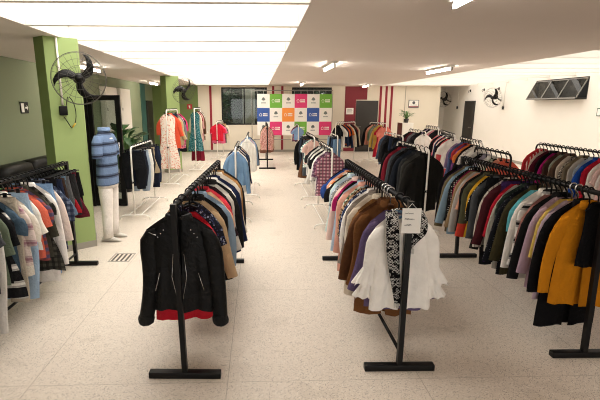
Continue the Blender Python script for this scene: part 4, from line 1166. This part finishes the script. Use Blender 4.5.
# ------------------------------------------------------------------ mannequin
o = thing('mannequin', 'headless mannequin in a blue striped polo and white trousers', 'mannequin', (-2.08, 5.83, 0), math.radians(86))
n = 20
def ov(cx, cy, w, d, z): return [Vector((cx+w*cos(2*PI*i/n), cy+d*sin(2*PI*i/n), z)) for i in range(n)]
skin = plain('mannequin_fibre', '#d9d2c6', .45)
m = MB(); m.loft([ov(0, 0, .15, .1, 1.30), ov(0, 0, .16, .1, 1.42), ov(0, .005, .09, .07, 1.50), ov(0, .005, .058, .058, 1.54), ov(0, 0, .055, .056, 1.565)], True, True); m.build('body', skin, o)
polo = fabric('#6f84a4', 'bands', '#2b3040')
m = MB(); m.loft([ov(0, .005, .07, .066, 1.525), ov(0, 0, .13, .075, 1.495), ov(0, 0, .185, .092, 1.44), ov(0, -.01, .2, .118, 1.32), ov(0, -.01, .19, .125, 1.15), ov(0, -.005, .2, .13, 1.0), ov(0, 0, .21, .13, .86), ov(0, 0, .212, .13, .8)]); m.build('polo_shirt', polo, o)
for s in (-1, 1):
    m = MB(); m.tube([(s*.12, 0, 1.44), (s*.19, 0, 1.43), (s*.235, 0, 1.38), (s*.265, -.005, 1.28), (s*.28, -.01, 1.18)], [.05, .062, .068, .068, .07], 14, False); m.build('sleeve', polo, o)
m = MB(); m.loft([ov(0, .0, .065, .066, 1.545), ov(0, 0, .075, .078, 1.57), ov(0, -.005, .088, .084, 1.525)]); m.build('collar', polo, o)
tro = fabric('#e8e2dc', 'plain')
m = MB(); m.loft([ov(0, 0, .165, .11, .98), ov(0, 0, .185, .125, .85), ov(0, 0, .19, .12, .76)], True, True)
for s in (-1, 1):
    m.tube([(s*.088, 0, .84), (s*.095, 0, .7), (s*.1, 0, .45), (s*.105, .01, .2), (s*.108, .01, .06)], [.092, .092, .074, .066, .066], 16)
m.build('trousers', tro, o)
for s in (-1, 1):
    m = MB(); rg = []
    for u, w, hh in ((.09, .03, .05), (.07, .042, .085), (.0, .045, .09), (-.08, .046, .06), (-.14, .04, .04), (-.175, .02, .02)):
        rg.append([Vector((s*.108+w*cos(a), .01+u, max(.002, hh*.5+hh*.5*sin(a)))) for a in [2*PI*i/12 for i in range(12)]])
    m.loft(rg, True, True); m.build('shoe', plain('grey_shoe', '#b9b4aa', .6), o)

# ------------------------------------------------------------------ light
def area(name, x0, x1, y0, y1, z, power, col):
    l = bpy.data.lights.new(name, 'AREA'); l.shape = 'RECTANGLE'; l.size = x1-x0; l.size_y = y1-y0; l.energy = power; l.color = col
    ob = bpy.data.objects.new(name, l); COL.objects.link(ob); ob.location = ((x0+x1)/2, (y0+y1)/2, z); return ob
DAY = (1, .975, .94)
area('rooflight_aisle', SK1[0]+.02, SK1[1]-.02, SK1[2]+.02, SK1[3]-.02, ROOF-.02, 490, DAY)
area('rooflight_wall', SK2[0]+.02, SK2[1]-.02, SK2[2]+.02, SK2[3]-.02, ROOF-.02, 270, DAY)
pl = area('added_glazing_portal', GX0, GX1, 0, GZ1-GZ0, YF, 1, DAY); pl.location = ((GX0+GX1)/2, YF-.05, (GZ0+GZ1)/2); pl.rotation_euler = (PI/2, 0, 0); pl.data.cycles.is_portal = True  # portal guiding sky light through the added front glazing
wd = bpy.data.worlds.new('World'); S.world = wd; wd.use_nodes = True
wd.node_tree.nodes['Background'].inputs[0].default_value = (1, .98, .96, 1); wd.node_tree.nodes['Background'].inputs[1].default_value = 2.6

# ------------------------------------------------------------------ camera
cam = bpy.data.cameras.new('Camera'); co = bpy.data.objects.new('Camera', cam); COL.objects.link(co)
FPX = 423.0
cam.sensor_width = 36; cam.lens = 36*FPX/600; cam.shift_x = 29/600; cam.clip_start = .05
pitch = math.atan(94/FPX); yaw = math.atan(13/FPX*cos(pitch))
co.location = (0, 0, 1.85); co.rotation_euler = (PI/2-pitch, 0, -yaw)
S.camera = co
S.view_settings.view_transform = 'Standard'; S.view_settings.look = 'None'; S.view_settings.gamma = 1; S.view_settings.use_curve_mapping = False
S.view_settings.exposure = .15
S.cycles.use_denoising = True; S.cycles.pixel_filter_type = 'BLACKMAN_HARRIS'; S.cycles.filter_width = 1.05
S.cycles.max_bounces = 8; S.cycles.diffuse_bounces = 5; S.cycles.transparent_max_bounces = 8
S.cycles.sample_clamp_indirect = 6
